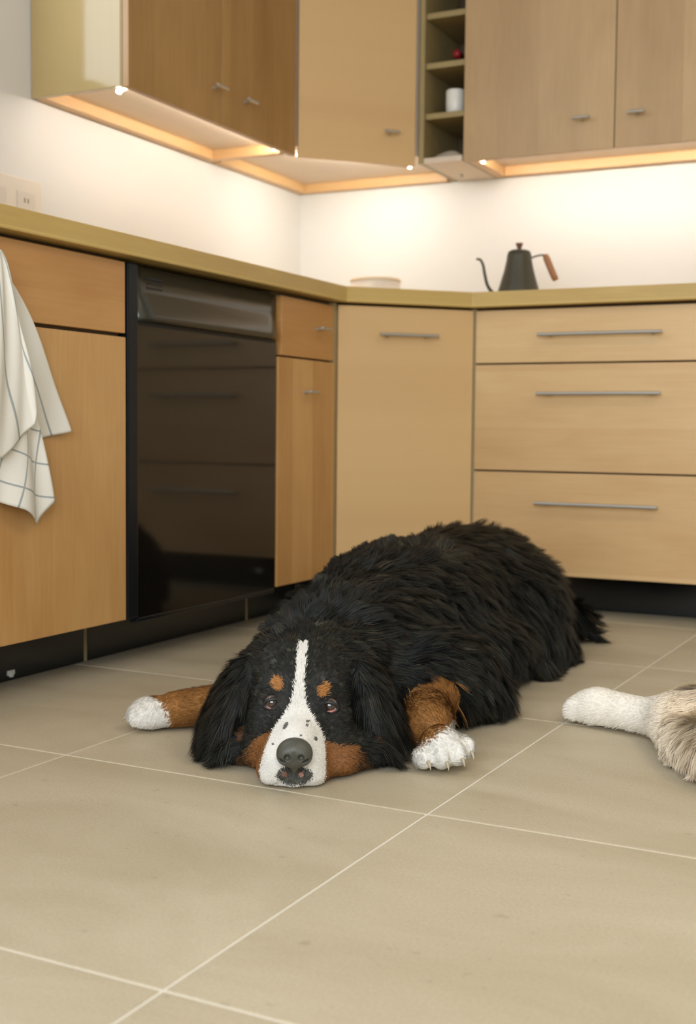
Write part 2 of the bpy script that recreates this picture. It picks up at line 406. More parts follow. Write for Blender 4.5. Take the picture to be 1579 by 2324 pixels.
# corner base cabinet: pentagon with a diagonal door
def diag_mtx(cx, cy):  # local x along the diagonal front (to the right), local y pointing out of the front
    a = Vector((1, 1, 0)).normalized(); n = Vector((1, -1, 0)).normalized()
    m = Matrix((a, n, Vector((0, 0, 1)))).transposed().to_4x4(); m.translation = Vector((cx, cy, 0)); return m
cor = tag(empty('corner_cabinet', (0.45, -0.45, 0)), 'diagonal maple corner base cabinet with a long bar handle', 'cabinet')
q = DF-TH-0.001; s = 0.004
P(cor, prism('carcass', m_dark, [(s, -s), (s, -0.904), (q-0.004, -0.904), (0.904, -q+0.004), (0.904, -s)], ZP, ZB-0.002, cor, 0.001))
mid = ((DF+0.917)/2, -(DF+0.917)/2); half = (0.917-DF)/math.sqrt(2)
mt = diag_mtx(*mid)
dd = P(cor, box('door', mW['maple'], -half+0.006, half-0.008, -TH, 0, ZP, 0.860, cor, mtx=mt))
hc = mt @ Vector((-0.004, 0, 0.782))
hd = bar_handle(dd, hc, (1, 1, 0), (1, -1, 0), 0.176)

# right drawer cabinet
dc = tag(empty('drawer_cabinet', (1.29, -0.3, 0)), 'wide maple cabinet of three drawers with long bar handles, behind the black dog', 'cabinet')
X0, X1 = 0.917, 1.668
P(dc, carcass_box(dc, X0-0.004, X1, -DF+TH+0.001, -0.004, ZP, ZB-0.002))
for (z0, z1, hz) in ((0.7105, 0.859, 0.786), (0.4065, 0.7055, 0.6225), (ZP, 0.4015, 0.3165)):
    d_ = P(dc, box('drawer', mW['maple_h'], X0, X1-0.001, -DF, -DF+TH, z0, z1, dc))
    bar_handle(d_, (1.280, -DF, hz), (1, 0, 0), (0, -1, 0), 0.345)
P(dc, box('filler_strip', m_strip, 0.900, 0.9150, -DF+0.008, -DF+TH, ZP, ZB-0.002, dc, 0.001))
P(dc, box('side_panel', mW['maple'], X1+0.001, X1+0.02, -DF+TH, -0.004, 0.0, ZB-0.002, dc, 0.001))

# plinths
pl = tag(empty('plinth', (0.4, -1.8, 0)), 'glossy black kickboard under the left run of cabinets and dishwasher', 'plinth')
for (a, b) in ((-2.68, -1.822), (-1.809, -1.137), (-1.125, -0.866)):
    P(pl, box('kickboard', m_plinth, KP-0.016, KP, a, b, 0.001, ZP-0.003, pl))
for y in (-1.8155, -1.131):
    P(pl, box('joint_strip', m_strip, KP-0.014, KP-0.001, y-0.0055, y+0.0055, 0.001, ZP-0.003, pl, 0.0005))
bm = bmesh.new(); add_box(bm, KP, KP+0.004, -2.068, -2.048, 0.012, 0.022, 0.001); add_box(bm, KP, KP+0.006, -2.062, -2.054, 0.008, 0.016, 0.001)
P(pl, obj('clip', bm, m_white, pl))
pl2 = tag(empty('plinth', (1.2, -0.45, 0)), 'glossy black kickboard under the corner and wide drawer cabinets', 'plinth')
kd = 0.866
P(pl2, prism('kickboard', m_plinth, [(KP, -kd+0.004), (kd-0.004, -KP), (kd-0.004-0.012, -KP+0.012), (KP-0.012, -kd+0.016)], 0.001, ZP-0.003, pl2))
P(pl2, box('kickboard', m_plinth, kd, X1, -KP, -KP+0.016, 0.001, ZP-0.003, pl2))
bm = bmesh.new(); add_box(bm, 1.105, 1.133, -KP-0.004, -KP, 0.046, 0.060, 0.001); add_box(bm, 1.113, 1.123, -KP-0.006, -KP, 0.040, 0.050, 0.001)
P(pl2, obj('clip', bm, m_white, pl2))  # added unseen piece, gives the pale spot mirrored in the dishwasher door

# worktop, continuous round the corner
wt = prism('worktop', mW['top'], [(0.002, -0.002), (0.002, -2.70), (D, -2.70), (D, -L), (L, -D), (1.69, -D), (1.69, -0.002)], ZB, H, None, 0.004)
tag(wt, 'olive-toned wooden worktop running round the corner on all base cabinets', 'worktop')

# ------------------------------------------------------------------ upper cabinets
RC = 0.030  # recess of the underside
def rails(parent, pts_list):
    for pts in pts_list:
        P(parent, prism('light_rail', mW['rail'], pts, ZU, ZU+RC, parent, 0.001))
def rect(x0, x1, y0, y1): return [(x0, y0), (x1, y0), (x1, y1), (x0, y1)]
upL = tag(empty('upper_cabinet', (0.15, -1.0, ZU)), 'two-door maple wall cabinet over the dishwasher, its pale end panel showing', 'cabinet')
P(upL, box('carcass', mW['under'], 0.002, DU-TH-0.001, YE+0.018, -LU-0.012, ZU+RC, ZT, upL))
P(upL, box('end_panel', mW['panel'], 0.002, DU-TH-0.006, YE, YE+0.017, ZU, ZT, upL))
P(upL, box('edge_band', mW['inner'], DU-TH-0.0055, DU-TH-0.002, YE+0.001, YE+0.017, ZU, ZT, upL, 0.0005))
P(upL, box('front_lip', mW['rail'], DU-TH-0.016, DU-TH-0.001, YE+0.018, -LU-0.012, ZU+0.004, ZU+RC-0.0005, upL))
rails(upL, [rect(0.002, 0.034, YE+0.018, -LU-0.046), rect(0.002, DU-TH-0.018, -LU-0.045, -LU-0.012)])
for (a, b, hy) in ((YE, -1.016, -1.056), (-1.0135, -LU-0.006, -0.895)):
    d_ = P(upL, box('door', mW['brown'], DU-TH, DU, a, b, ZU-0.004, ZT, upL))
    bar_handle(d_, (DU, hy, 1.446), (0, 1, 0), (1, 0, 0), 0.056, posts=1)
def tube_lamp(name, label, p0, p1, n):
    e = tag(empty(name, ((p0[0]+p1[0])/2, (p0[1]+p1[1])/2, ZU)), label, 'light', 'slim tube lights under the wall cabinets')
    a = Vector(p0); b = Vector(p1); t = (b-a).normalized()
    mid_ = [Vector(n)] if n else []
    bm = bmesh.new(); tube(bm, [a]+mid_+[b], 0.0045, 12); h = P(e, obj('tube_housing', bm, mW['under'], e))
    for c, sgn in ((a, -1), (b, 1)):
        bm = bmesh.new(); tube(bm, [c, c+t*sgn*0.001, c+t*sgn*0.010, c+t*sgn*0.012], [0.003, 0.006, 0.006, 0.003], 14)
        P(e, obj('glowing_end', bm, m_glow, e, smooth=True))
    return e
tube_lamp('tube_light', 'slim warm tube light under the left wall cabinet', (0.258, -1.409, ZU-0.004), (0.262, -0.648, ZU+0.012), (0.262, -1.375, ZU+0.017))

upC = tag(empty('corner_cabinet', (0.25, -0.25, ZU)), 'tall diagonal maple corner wall cabinet with one small handle', 'cabinet')
q = DU-TH-0.001
P(upC, prism('carcass', mW['under'], [(0.002, -0.002), (0.002, -LU+0.002), (q-0.006, -LU+0.002), (LU-0.006, -q+0.004), (LU-0.006, -0.002)], ZU+RC, ZT, upC))
rails(upC, [rect(0.002, 0.034, -LU+0.002, -0.002), rect(0.0345, LU-0.006, -0.034, -0.002)])
mid = ((DU+LU)/2, -(DU+LU)/2); half = (LU-DU)/math.sqrt(2); mt = diag_mtx(*mid)
dd = P(upC, box('door', mW['maple'], -half+0.006, half-0.004, -TH, 0, ZU-0.004, ZT, upC, mtx=mt))
hc = mt @ Vector((0.105, 0, 1.449))
bar_handle(dd, hc, (1, 1, 0), (1, -1, 0), 0.050, posts=1)
P(upC, box('front_lip', mW['rail'], -half+0.03, half-0.03, -TH-0.018, -TH-0.003, ZU+0.004, ZU+RC-0.0005, upC, mtx=mt))
tube_lamp('tube_light', 'slim warm tube light under the diagonal corner wall cabinet', (0.294, -0.540, ZU+0.010), (0.550, -0.288, ZU+0.001), None)

# open shelf unit
sh = tag(empty('shelf_unit', (0.675, -0.15, ZU)), 'narrow open shelf unit between the corner and right wall cabinets', 'shelf')
SX0, SX1 = 0.592, 0.752
P(sh, box('side_panel', mW['inner'], SX0+0.002, SX0+0.019, -DU+0.001, -0.002, ZU+0.001, ZT, sh))
P(sh, box('side_panel', mW['inner'], SX1-0.010, SX1-0.001, -DU+TH+0.004, -0.002, ZU+0.001, ZT, sh))
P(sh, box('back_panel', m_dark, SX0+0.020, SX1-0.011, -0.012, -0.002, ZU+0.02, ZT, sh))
P(sh, box('bottom_board', mW['under'], SX0+0.020, SX1-0.011, -DU+0.001, -0.002, ZU+0.001, ZU+0.018, sh))
for z in (1.508, 1.664, 1.818, 1.972):
    P(sh, box('shelf', mW['inner'], SX0+0.020, SX1-0.011, -DU+0.012, -0.013, z-0.009, z+0.009, sh))
bm = bmesh.new(); bmesh.ops.create_uvsphere(bm, u_segments=12, v_segments=8, radius=0.005)
for v in bm.verts: v.co += Vector((0.66, -0.10, ZU-0.003))
P(sh, obj('peg', bm, m_steel, sh, True))

upR = tag(empty('upper_cabinet', (1.2, -0.15, ZU)), 'wide two-door maple wall cabinet above the kettle', 'cabinet')
UX0, UX1 = 0.750, 1.696
P(upR, box('carcass', mW['under'], UX0+0.003, UX1, -DU+TH+0.001, -0.002, ZU+RC, ZT, upR))
P(upR, box('front_lip', mW['rail'], UX0+0.036, UX1, -DU+TH+0.001, -DU+TH+0.016, ZU+0.004, ZU+RC-0.0005, upR))
rails(upR, [rect(UX0+0.036, UX1, -0.034, -0.002), rect(UX0+0.003, UX0+0.035, -DU+TH+0.018, -0.002)])
for (a, b, hx) in ((UX0-0.004, 1.2195, 1.127), (1.2225, UX1, 1.290)):
    d_ = P(upR, box('door', mW['pink'], a, b, -DU, -DU+TH, ZU-0.004, ZT, upR))
    bar_handle(d_, (hx, -DU, 1.447), (1, 0, 0), (0, -1, 0), 0.052, posts=1)
tube_lamp('tube_light', 'slim warm tube light under the right wall cabinet', (0.802, -0.262, ZU+0.001), (1.66, -0.262, ZU+0.014), (0.84, -0.262, ZU+0.016))

# ------------------------------------------------------------------ things on shelves and worktop
bm = bmesh.new(); lathe(bm, [(0.0, 0.0), (0.025, 0.0), (0.029, 0.004), (0.0305, 0.03), (0.0305, 0.072), (0.029, 0.076), (0.0275, 0.074), (0.027, 0.012), (0.0, 0.010)], 40, (0.6925, -0.245, 1.5175))
tag(obj('cup', bm, m_white, None, True), 'small white handleless cup on the second open shelf from the bottom', 'cup')
bt = tag(empty('bottle', (0.705, -0.20, 1.6735)), 'dark bottle with a red cap lying on the open shelf above the cup', 'bottle')
bm = bmesh.new(); tube(bm, catmull([(0.705, -0.05, 1.698), (0.704, -0.15, 1.698), (0.699, -0.19, 1.699), (0.694, -0.215, 1.704)], 4), [0.018, 0.024, 0.0245, 0.0245, 0.0245, 0.0245, 0.022, 0.020, 0.017, 0.015, 0.012, 0.011, 0.011], 20)
P(bt, obj('body', bm, m_bottle, bt, True))
bm = bmesh.new(); tube(bm, [(0.693, -0.212, 1.705), (0.692, -0.214, 1.706), (0.688, -0.236, 1.713), (0.687, -0.238, 1.714)], [0.011, 0.0135, 0.0135, 0.011], 20)
P(bt, obj('cap', bm, m_red, bt, True))
# folded grey linen in the lowest cubby
bm = bmesh.new(); ny, nz = 18, 10
prof = [(-0.056, 0.0), (-0.057, 0.008), (-0.046, 0.017), (-0.025, 0.024), (0.0, 0.027), (0.022, 0.024), (0.038, 0.016), (0.044, 0.006), (0.043, 0.0)]
rows = []
for i in range(15):
    t = i/14; s = 1-0.18*abs(2*t-1)**3
    rows.append([bm.verts.new((0.682+x*s, -0.27+0.16*t, 1.3785+z*(s+0.06*math.sin(9*t+x*60)))) for x, z in prof])
for i in range(14):
    for k in range(len(prof)-1): bm.faces.new((rows[i][k], rows[i+1][k], rows[i+1][k+1], rows[i][k+1]))
    bm.faces.new((rows[i][0], rows[i+1][0], rows[i+1][-1], rows[i][-1]))
bm.faces.new(rows[0]); bm.faces.new(rows[-1])
tag(obj('folded_cloth', bm, m_greycloth, None, True), 'folded grey-beige cloth in the lowest open cubby', 'cloth')

# kettle
KX, KY = 0.960, -0.38
kt = tag(empty('kettle', (KX, KY, H)), 'dark gooseneck kettle with wooden knob and wooden handle on the worktop', 'kettle')
R_ = Vector((math.cos(YAW), math.sin(YAW), 0)); # kettle stands side-on, spout to the left
def kp(a, z): return (KX+R_.x*a, KY+R_.y*a, H+z)
bm = bmesh.new(); lathe(bm, [(0.0, 0.0008), (0.060, 0.0008), (0.0655, 0.004), (0.066, 0.012), (0.062, 0.030), (0.053, 0.060), (0.0445, 0.090), (0.0385, 0.118), (0.0365, 0.134), (0.0355, 0.139), (0.033, 0.141), (0.0, 0.141)], 56, (KX, KY, H))
P(kt, obj('body', bm, m_kettle, kt, True))
bm = bmesh.new(); lathe(bm, [(0.0, 0.1412), (0.0335, 0.1412), (0.034, 0.1425), (0.033, 0.1455), (0.026, 0.1500), (0.012, 0.1525), (0.0, 0.1525)], 40, (KX, KY, H))
lid = P(kt, obj('lid', bm, m_kettle, kt, True))
bm = bmesh.new(); lathe(bm, [(0.0, 0.1527), (0.006, 0.1527), (0.0065, 0.156), (0.0085, 0.163), (0.0112, 0.169), (0.0112, 0.1715), (0.0, 0.1725)], 24, (KX, KY, H))
kn = obj('knob', bm, m_kknob, lid, True); kn.matrix_parent_inverse = Matrix.Identity(4)
bm = bmesh.new()
pts = catmull([kp(-0.060, 0.018), kp(-0.078, 0.024), kp(-0.094, 0.046), kp(-0.103, 0.080), kp(-0.108, 0.105), kp(-0.117, 0.121), kp(-0.129, 0.123)], 7)
tube(bm, pts, [0.0058-0.0024*i/(len(pts)-1) for i in range(len(pts))], 14)
P(kt, obj('spout', bm, m_kettle, kt, True))
bm = bmesh.new()
tube(bm, catmull([kp(0.036, 0.128), kp(0.052, 0.134), kp(0.068, 0.137), kp(0.079, 0.136), kp(0.085, 0.126)], 6), 0.0026, 10)
P(kt, obj('handle_bracket', bm, m_kettle, kt, True))
bm = bmesh.new()
hp = [kp(0.077, 0.139), kp(0.078, 0.137), kp(0.084, 0.124), kp(0.095, 0.098), kp(0.106, 0.074), kp(0.112, 0.063), kp(0.1125, 0.062)]
tube(bm, hp, [0.004, 0.0085, 0.0105, 0.0102, 0.0100, 0.0090, 0.005], 18)
P(kt, obj('handle', bm, m_kwood, kt, True))

# cream canister in the corner
bm = bmesh.new(); lathe(bm, [(0.0, 0.0008), (0.072, 0.0008), (0.078, 0.005), (0.080, 0.020), (0.080, 0.082), (0.0, 0.082)], 48, (0.462, -0.335, H))
cn = tag(empty('canister', (0.462, -0.335, H)), 'low cream canister with a tan rim standing in the worktop corner', 'canister')
P(cn, obj('body', bm, m_cream, cn, True))
bm = bmesh.new(); lathe(bm, [(0.0, 0.0822), (0.0815, 0.0822), (0.082, 0.085), (0.0815, 0.089), (0.076, 0.092), (0.0, 0.094)], 48, (0.462, -0.335, H))
P(cn, obj('lid', bm, mat('tan_lid', (0.80, 0.66, 0.48), 0.5), cn, True))

# outlet plate on the left wall
op = tag(empty('outlet_plate', (0, -1.6, 1.08)), 'cream multi-gang outlet plate on the white wall above the worktop', 'outlet')
bm = bmesh.new(); add_box(bm, 0.0005, 0.009, -1.80, -1.415, 1.005, 1.150, 0.004)
P(op, obj('plate', bm, m_plate, op))
for k in range(3):
    y = -1.475-0.11*k
    bm = bmesh.new(); add_box(bm, 0.009, 0.0115, y-0.034, y+0.034, 1.040, 1.115, 0.002)
    i_ = P(op, obj('socket', bm, m_plate2, op))
    for zz in (1.062, 1.093):
        b2 = bmesh.new(); add_box(b2, 0.0115, 0.0122, y-0.008, y-0.005, zz-0.006, zz+0.006); add_box(b2, 0.0115, 0.0122, y+0.005, y+0.008, zz-0.006, zz+0.006)
        s_ = obj('slot', b2, m_dark, i_); s_.matrix_parent_inverse = Matrix.Identity(4)

# ------------------------------------------------------------------ towel on its hook
hk = tag(empty('towel_hook', (DF, -2.312, 0.822)), 'small metal hook on the maple drawer front, holding the towel', 'hook')
bm = bmesh.new(); tube(bm, catmull([(DF, -2.312, 0.822), (DF+0.02, -2.312, 0.818), (DF+0.034, -2.312, 0.822), (DF+0.038, -2.312, 0.834)], 6), 0.003, 10)
P(hk, obj('peg', bm, m_steel, hk, True))
def cloth_layer(apex, bottom, right_prof, xoff, folds, amp, uv0, seed):
    """fan of cloth from a pinched top to a bottom edge. bottom: list of (y,z); t across"""
    nu, nv = 90, 70
    B = [Vector((0, y, z)) for y, z in bottom]
    seg = [0.0]
    for i in range(1, len(B)): seg.append(seg[-1]+(B[i]-B[i-1]).length)
    V = np.zeros((nu+1, nv+1, 3)); UV = np.zeros((nu+1, nv+1, 2))
    for i in range(nu+1):
        t = i/nu; d = t*seg[-1]; k = 0
        while k < len(seg)-2 and seg[k+1] < d: k += 1
        f = (d-seg[k])/(seg[k+1]-seg[k]); b = B[k].lerp(B[k+1], f)
        ln = math.hypot(b.y-apex[0], b.z-apex[1])
        for j in range(nv+1):
            v = j/nv
            # spread quickly at the shoulders, then hang
            w = v**right_prof
            y = apex[0]+(t-0.5)*0.03+(b.y-apex[0])*w
            z = apex[1]-(apex[1]-b.z)*v
            ph = folds*2*PI*t
            x = xoff+amp*(0.35+0.65*v)*(0.5+0.5*math.sin(ph+0.8*v+seed))*min(1, 0.3+v*3)+0.010*(1-v)**4
            x += 0.0025*math.sin(23*t+9*v+seed)
            V[i, j] = (x, y+0.004*math.cos(ph)*v, z); 
            a_, b_ = t*uv0[0]+0.010*math.sin(4*v), v*ln
            if uv0[1] == 0: UV[i, j] = (a_, 0.03)
            else: UV[i, j] = (a_*math.cos(uv0[1])+b_*math.sin(uv0[1]), -a_*math.sin(uv0[1])+b_*math.cos(uv0[1]))
    me = bpy.data.meshes.new('cloth')
    idx = np.arange((nu+1)*(nv+1)).reshape(nu+1, nv+1)
    F = np.stack([idx[:-1, :-1], idx[1:, :-1], idx[1:, 1:], idx[:-1, 1:]], -1).reshape(-1, 4)
    me.from_pydata(V.reshape(-1, 3).tolist(), [], F.tolist())
    uvl = me.uv_layers.new(name='UVMap'); li = np.zeros(len(me.loops), int); me.loops.foreach_get('vertex_index', li)
    uvl.data.foreach_set('uv', UV.reshape(-1, 2)[li].ravel())
    me.materials.append(m_towel)
    return me
tw = tag(empty('towel', (DF+0.02, -2.312, 0.82)), 'white checked tea towel hanging over the maple cabinet at the left edge', 'towel')
for nm, args in (('back_fold', ((-2.312, 0.818), [(-2.44, 0.50), (-2.25, 0.485), (-2.155, 0.494), (-2.094, 0.508)], 0.60, DF+0.006, 3.0, 0.012, (0.30, 0), 0.4)),
                 ('front_fold', ((-2.316, 0.822), [(-2.46, 0.42), (-2.34, 0.405), (-2.235, 0.365), (-2.192, 0.336), (-2.152, 0.376)], 0.66, DF+0.022, 2.6, 0.014, (0.30, 0.45), 1.9)),
                 ('top_fold', ((-2.320, 0.824), [(-2.44, 0.50), (-2.30, 0.46), (-2.222, 0.52), (-2.222, 0.56)], 0.7, DF+0.040, 1.6, 0.010, (0.16, 0), 3.3))):
    me = cloth_layer(*args)
    o = P(tw, link(nm, me, None, tw, smooth=True))
    md = o.modifiers.new('thick', 'SOLIDIFY'); md.thickness = 0.0016

# ------------------------------------------------------------------ animals: implicit bodies, surfaced in numpy, then furred
HO = np.array([1.372, -2.485, 0.0]); BK = np.array([-0.43958, 0.89820, 0.0]); SD = np.array([0.89820, 0.43958, 0.0]); UP = np.array([0, 0, 1.0])
def hw(s, b, u): return HO+s*SD+b*BK+u*UP       # head frame -> world
def to_h(Pw):
    q = Pw-HO; return q@SD, q@BK, Pw[..., 2]
def rotm(yaw=0, pitch=0, roll=0, base=None):
    a = Matrix.Rotation(yaw, 3, 'Z') @ Matrix.Rotation(pitch, 3, 'Y') @ Matrix.Rotation(roll, 3, 'X')
    A = np.array(a)
    return A if base is None else base @ A
HB = np.stack([SD, BK, UP], 1)                  # columns: head axes in world
class Field:
    def __init__(f, o, ax, ay, az, xs, ys, zs):
        f.o, f.ax, f.ay, f.az = [np.asarray(v, float) for v in (o, ax, ay, az)]
        f.g = [np.asarray(v) for v in (xs, ys, zs)]; f.V = np.full((len(xs), len(ys), len(zs)), 1.0, np.float32)
    def region(f, c, R):
        d = np.asarray(c)-f.o; q = [d@f.ax, d@f.ay, d@f.az]; sl = []
        for k in range(3):
            a = np.searchsorted(f.g[k], q[k]-R); b = np.searchsorted(f.g[k], q[k]+R)
            if a >= b: return None, None
            sl.append(slice(a, b))
        X, Y, Z = np.meshgrid(f.g[0][sl[0]], f.g[1][sl[1]], f.g[2][sl[2]], indexing='ij')
        Pw = f.o+X[..., None]*f.ax+Y[..., None]*f.ay+Z[..., None]*f.az
        return tuple(sl), Pw
    def blend(f, sl, d, k, sub=False):
        a = f.V[sl]; d = d.astype(np.float32)
        if sub: h = np.clip(0.5-0.5*(a+d)/k, 0, 1); f.V[sl] = a*(1-h)+(-d)*h+k*h*(1-h)
        else: h = np.clip(0.5+0.5*(a-d)/k, 0, 1); f.V[sl] = a*(1-h)+d*h-k*h*(1-h)
    def ell(f, c, r, A=None, k=0.02, sub=False):
        sl, Pw = f.region(c, max(r)+k+0.02)
        if sl is None: return
        q = Pw-np.asarray(c)
        if A is not None: q = q@A
        r = np.array(r); k0 = np.sqrt(((q/r)**2).sum(-1)); k1 = np.sqrt(((q/r**2)**2).sum(-1))+1e-9
        f.blend(sl, k0*(k0-1)/k1, k, sub)
    def cap(f, a, b, ra, rb, k=0.02, sub=False):
        a = np.asarray(a, float); b = np.asarray(b, float); m = (a+b)/2
        sl, Pw = f.region(m, np.linalg.norm(b-a)/2+max(ra, rb)+k+0.02)
        if sl is None: return
        ab = b-a; t = np.clip(((Pw-a)@ab)/(ab@ab), 0, 1)
        d = np.sqrt(((Pw-a-t[..., None]*ab)**2).sum(-1))-(ra+(rb-ra)*t)
        f.blend(sl, d, k, sub)
    def floorcut(f, z0):
        X, Y, Z = np.meshgrid(*f.g, indexing='ij')
        Zw = f.o[2]+X*f.ax[2]+Y*f.ay[2]+Z*f.az[2]
        f.V = np.maximum(f.V, (z0-Zw).astype(np.float32))
    def surface(f):
        V = f.V; nx, ny, nz = V.shape; ins = V < 0
        acc = np.zeros((nx-1, ny-1, nz-1, 3), np.float32); cnt = np.zeros((nx-1, ny-1, nz-1), np.float32)
        gx_, gy_, gz_ = f.g
        for ax in range(3):
            A_ = [slice(None)]*3; B_ = [slice(None)]*3; A_[ax] = slice(0, -1); B_[ax] = slice(1, None)
            a = V[tuple(A_)]; b = V[tuple(B_)]; cr = (a < 0) != (b < 0)
            ii = np.argwhere(cr); t = (a[cr]/(a[cr]-b[cr]))
            pos = np.stack([gx_[ii[:, 0]], gy_[ii[:, 1]], gz_[ii[:, 2]]], 1).astype(np.float64)
            g = f.g[ax]; pos[:, ax] = g[ii[:, ax]]+t*(g[ii[:, ax]+1]-g[ii[:, ax]])
            o1, o2 = [k for k in range(3) if k != ax]
            for d1 in (0, -1):
                for d2 in (0, -1):
                    c = ii.copy(); c[:, o1] += d1; c[:, o2] += d2
                    ok = (c >= 0).all(1) & (c[:, 0] < nx-1) & (c[:, 1] < ny-1) & (c[:, 2] < nz-1)
                    ci = tuple(c[ok].T); np.add.at(acc, ci, pos[ok]); np.add.at(cnt, ci, 1)
        act = cnt > 0; idx = np.full(cnt.shape, -1, np.int64); idx[act] = np.arange(act.sum())
        L3 = acc[act]/cnt[act][:, None]; F = []
        for ax in range(3):
            A_ = [slice(None)]*3; B_ = [slice(None)]*3; A_[ax] = slice(0, -1); B_[ax] = slice(1, None)
            cr = ins[tuple(A_)] != ins[tuple(B_)]; ii = np.argwhere(cr)
            o1, o2 = [k for k in range(3) if k != ax]
            ii = ii[(ii[:, o1] > 0) & (ii[:, o2] > 0) & (ii[:, o1] < V.shape[o1]-1) & (ii[:, o2] < V.shape[o2]-1)]
            q = []
            for d1, d2 in ((-1, -1), (0, -1), (0, 0), (-1, 0)):
                c = ii.copy(); c[:, o1] += d1; c[:, o2] += d2; q.append(idx[tuple(c.T)])
            q = np.stack(q, 1); fl_ = ins[tuple(A_)][tuple(ii.T)]
            if ax == 1: fl_ = ~fl_
            q[~fl_] = q[~fl_][:, ::-1]; F.append(q)
        F = np.concatenate(F); F = F[(F >= 0).all(1)]
        Pw = f.o+L3[:, :1]*f.ax+L3[:, 1:2]*f.ay+L3[:, 2:]*f.az
        return Pw, F
def relax(Pn, F, n=2, lam=0.5):
    for _ in range(n):
        s = np.zeros_like(Pn); c = np.zeros(len(Pn))
        for a, b in ((0, 1), (1, 2), (2, 3), (3, 0)):
            np.add.at(s, F[:, a], Pn[F[:, b]]); np.add.at(s, F[:, b], Pn[F[:, a]])
            np.add.at(c, F[:, a], 1); np.add.at(c, F[:, b], 1)
        Pn = Pn+lam*(s/np.maximum(c, 1)[:, None]-Pn)
    return Pn
def fast_mesh(name, Pn, F, cols=None, quads=True):
    """F: (n,4) quads"""
    me = bpy.data.meshes.new(name); n = len(F); k = F.shape[1]
    me.vertices.add(len(Pn)); me.vertices.foreach_set('co', np.asarray(Pn, np.float32).ravel())
    me.loops.add(n*k); me.loops.foreach_set('vertex_index', F.astype(np.int32).ravel())
    me.polygons.add(n); me.polygons.foreach_set('loop_start', np.arange(0, n*k, k, dtype=np.int32))
    me.polygons.foreach_set('loop_total', np.full(n, k, np.int32))
    me.polygons.foreach_set('use_smooth', np.ones(n, bool)); me.update(calc_edges=True)
    if cols is not None:
        at = me.color_attributes.new('fur_colour', 'FLOAT_COLOR', 'POINT')
        c = np.ones((len(Pn), 4), np.float32); c[:, :3] = cols; at.data.foreach_set('color', c.ravel())
    return me
def vnormals(Pn, F):
    a = Pn[F[:, 2]]-Pn[F[:, 0]]; b = Pn[F[:, 3]]-Pn[F[:, 1]]; fn = np.cross(a, b); vn = np.zeros_like(Pn)
    for k in range(4): np.add.at(vn, F[:, k], fn)
    return vn/(np.linalg.norm(vn, axis=1, keepdims=True)+1e-12), fn
def nrm(v): return v/(np.linalg.norm(v, axis=-1, keepdims=True)+1e-12)
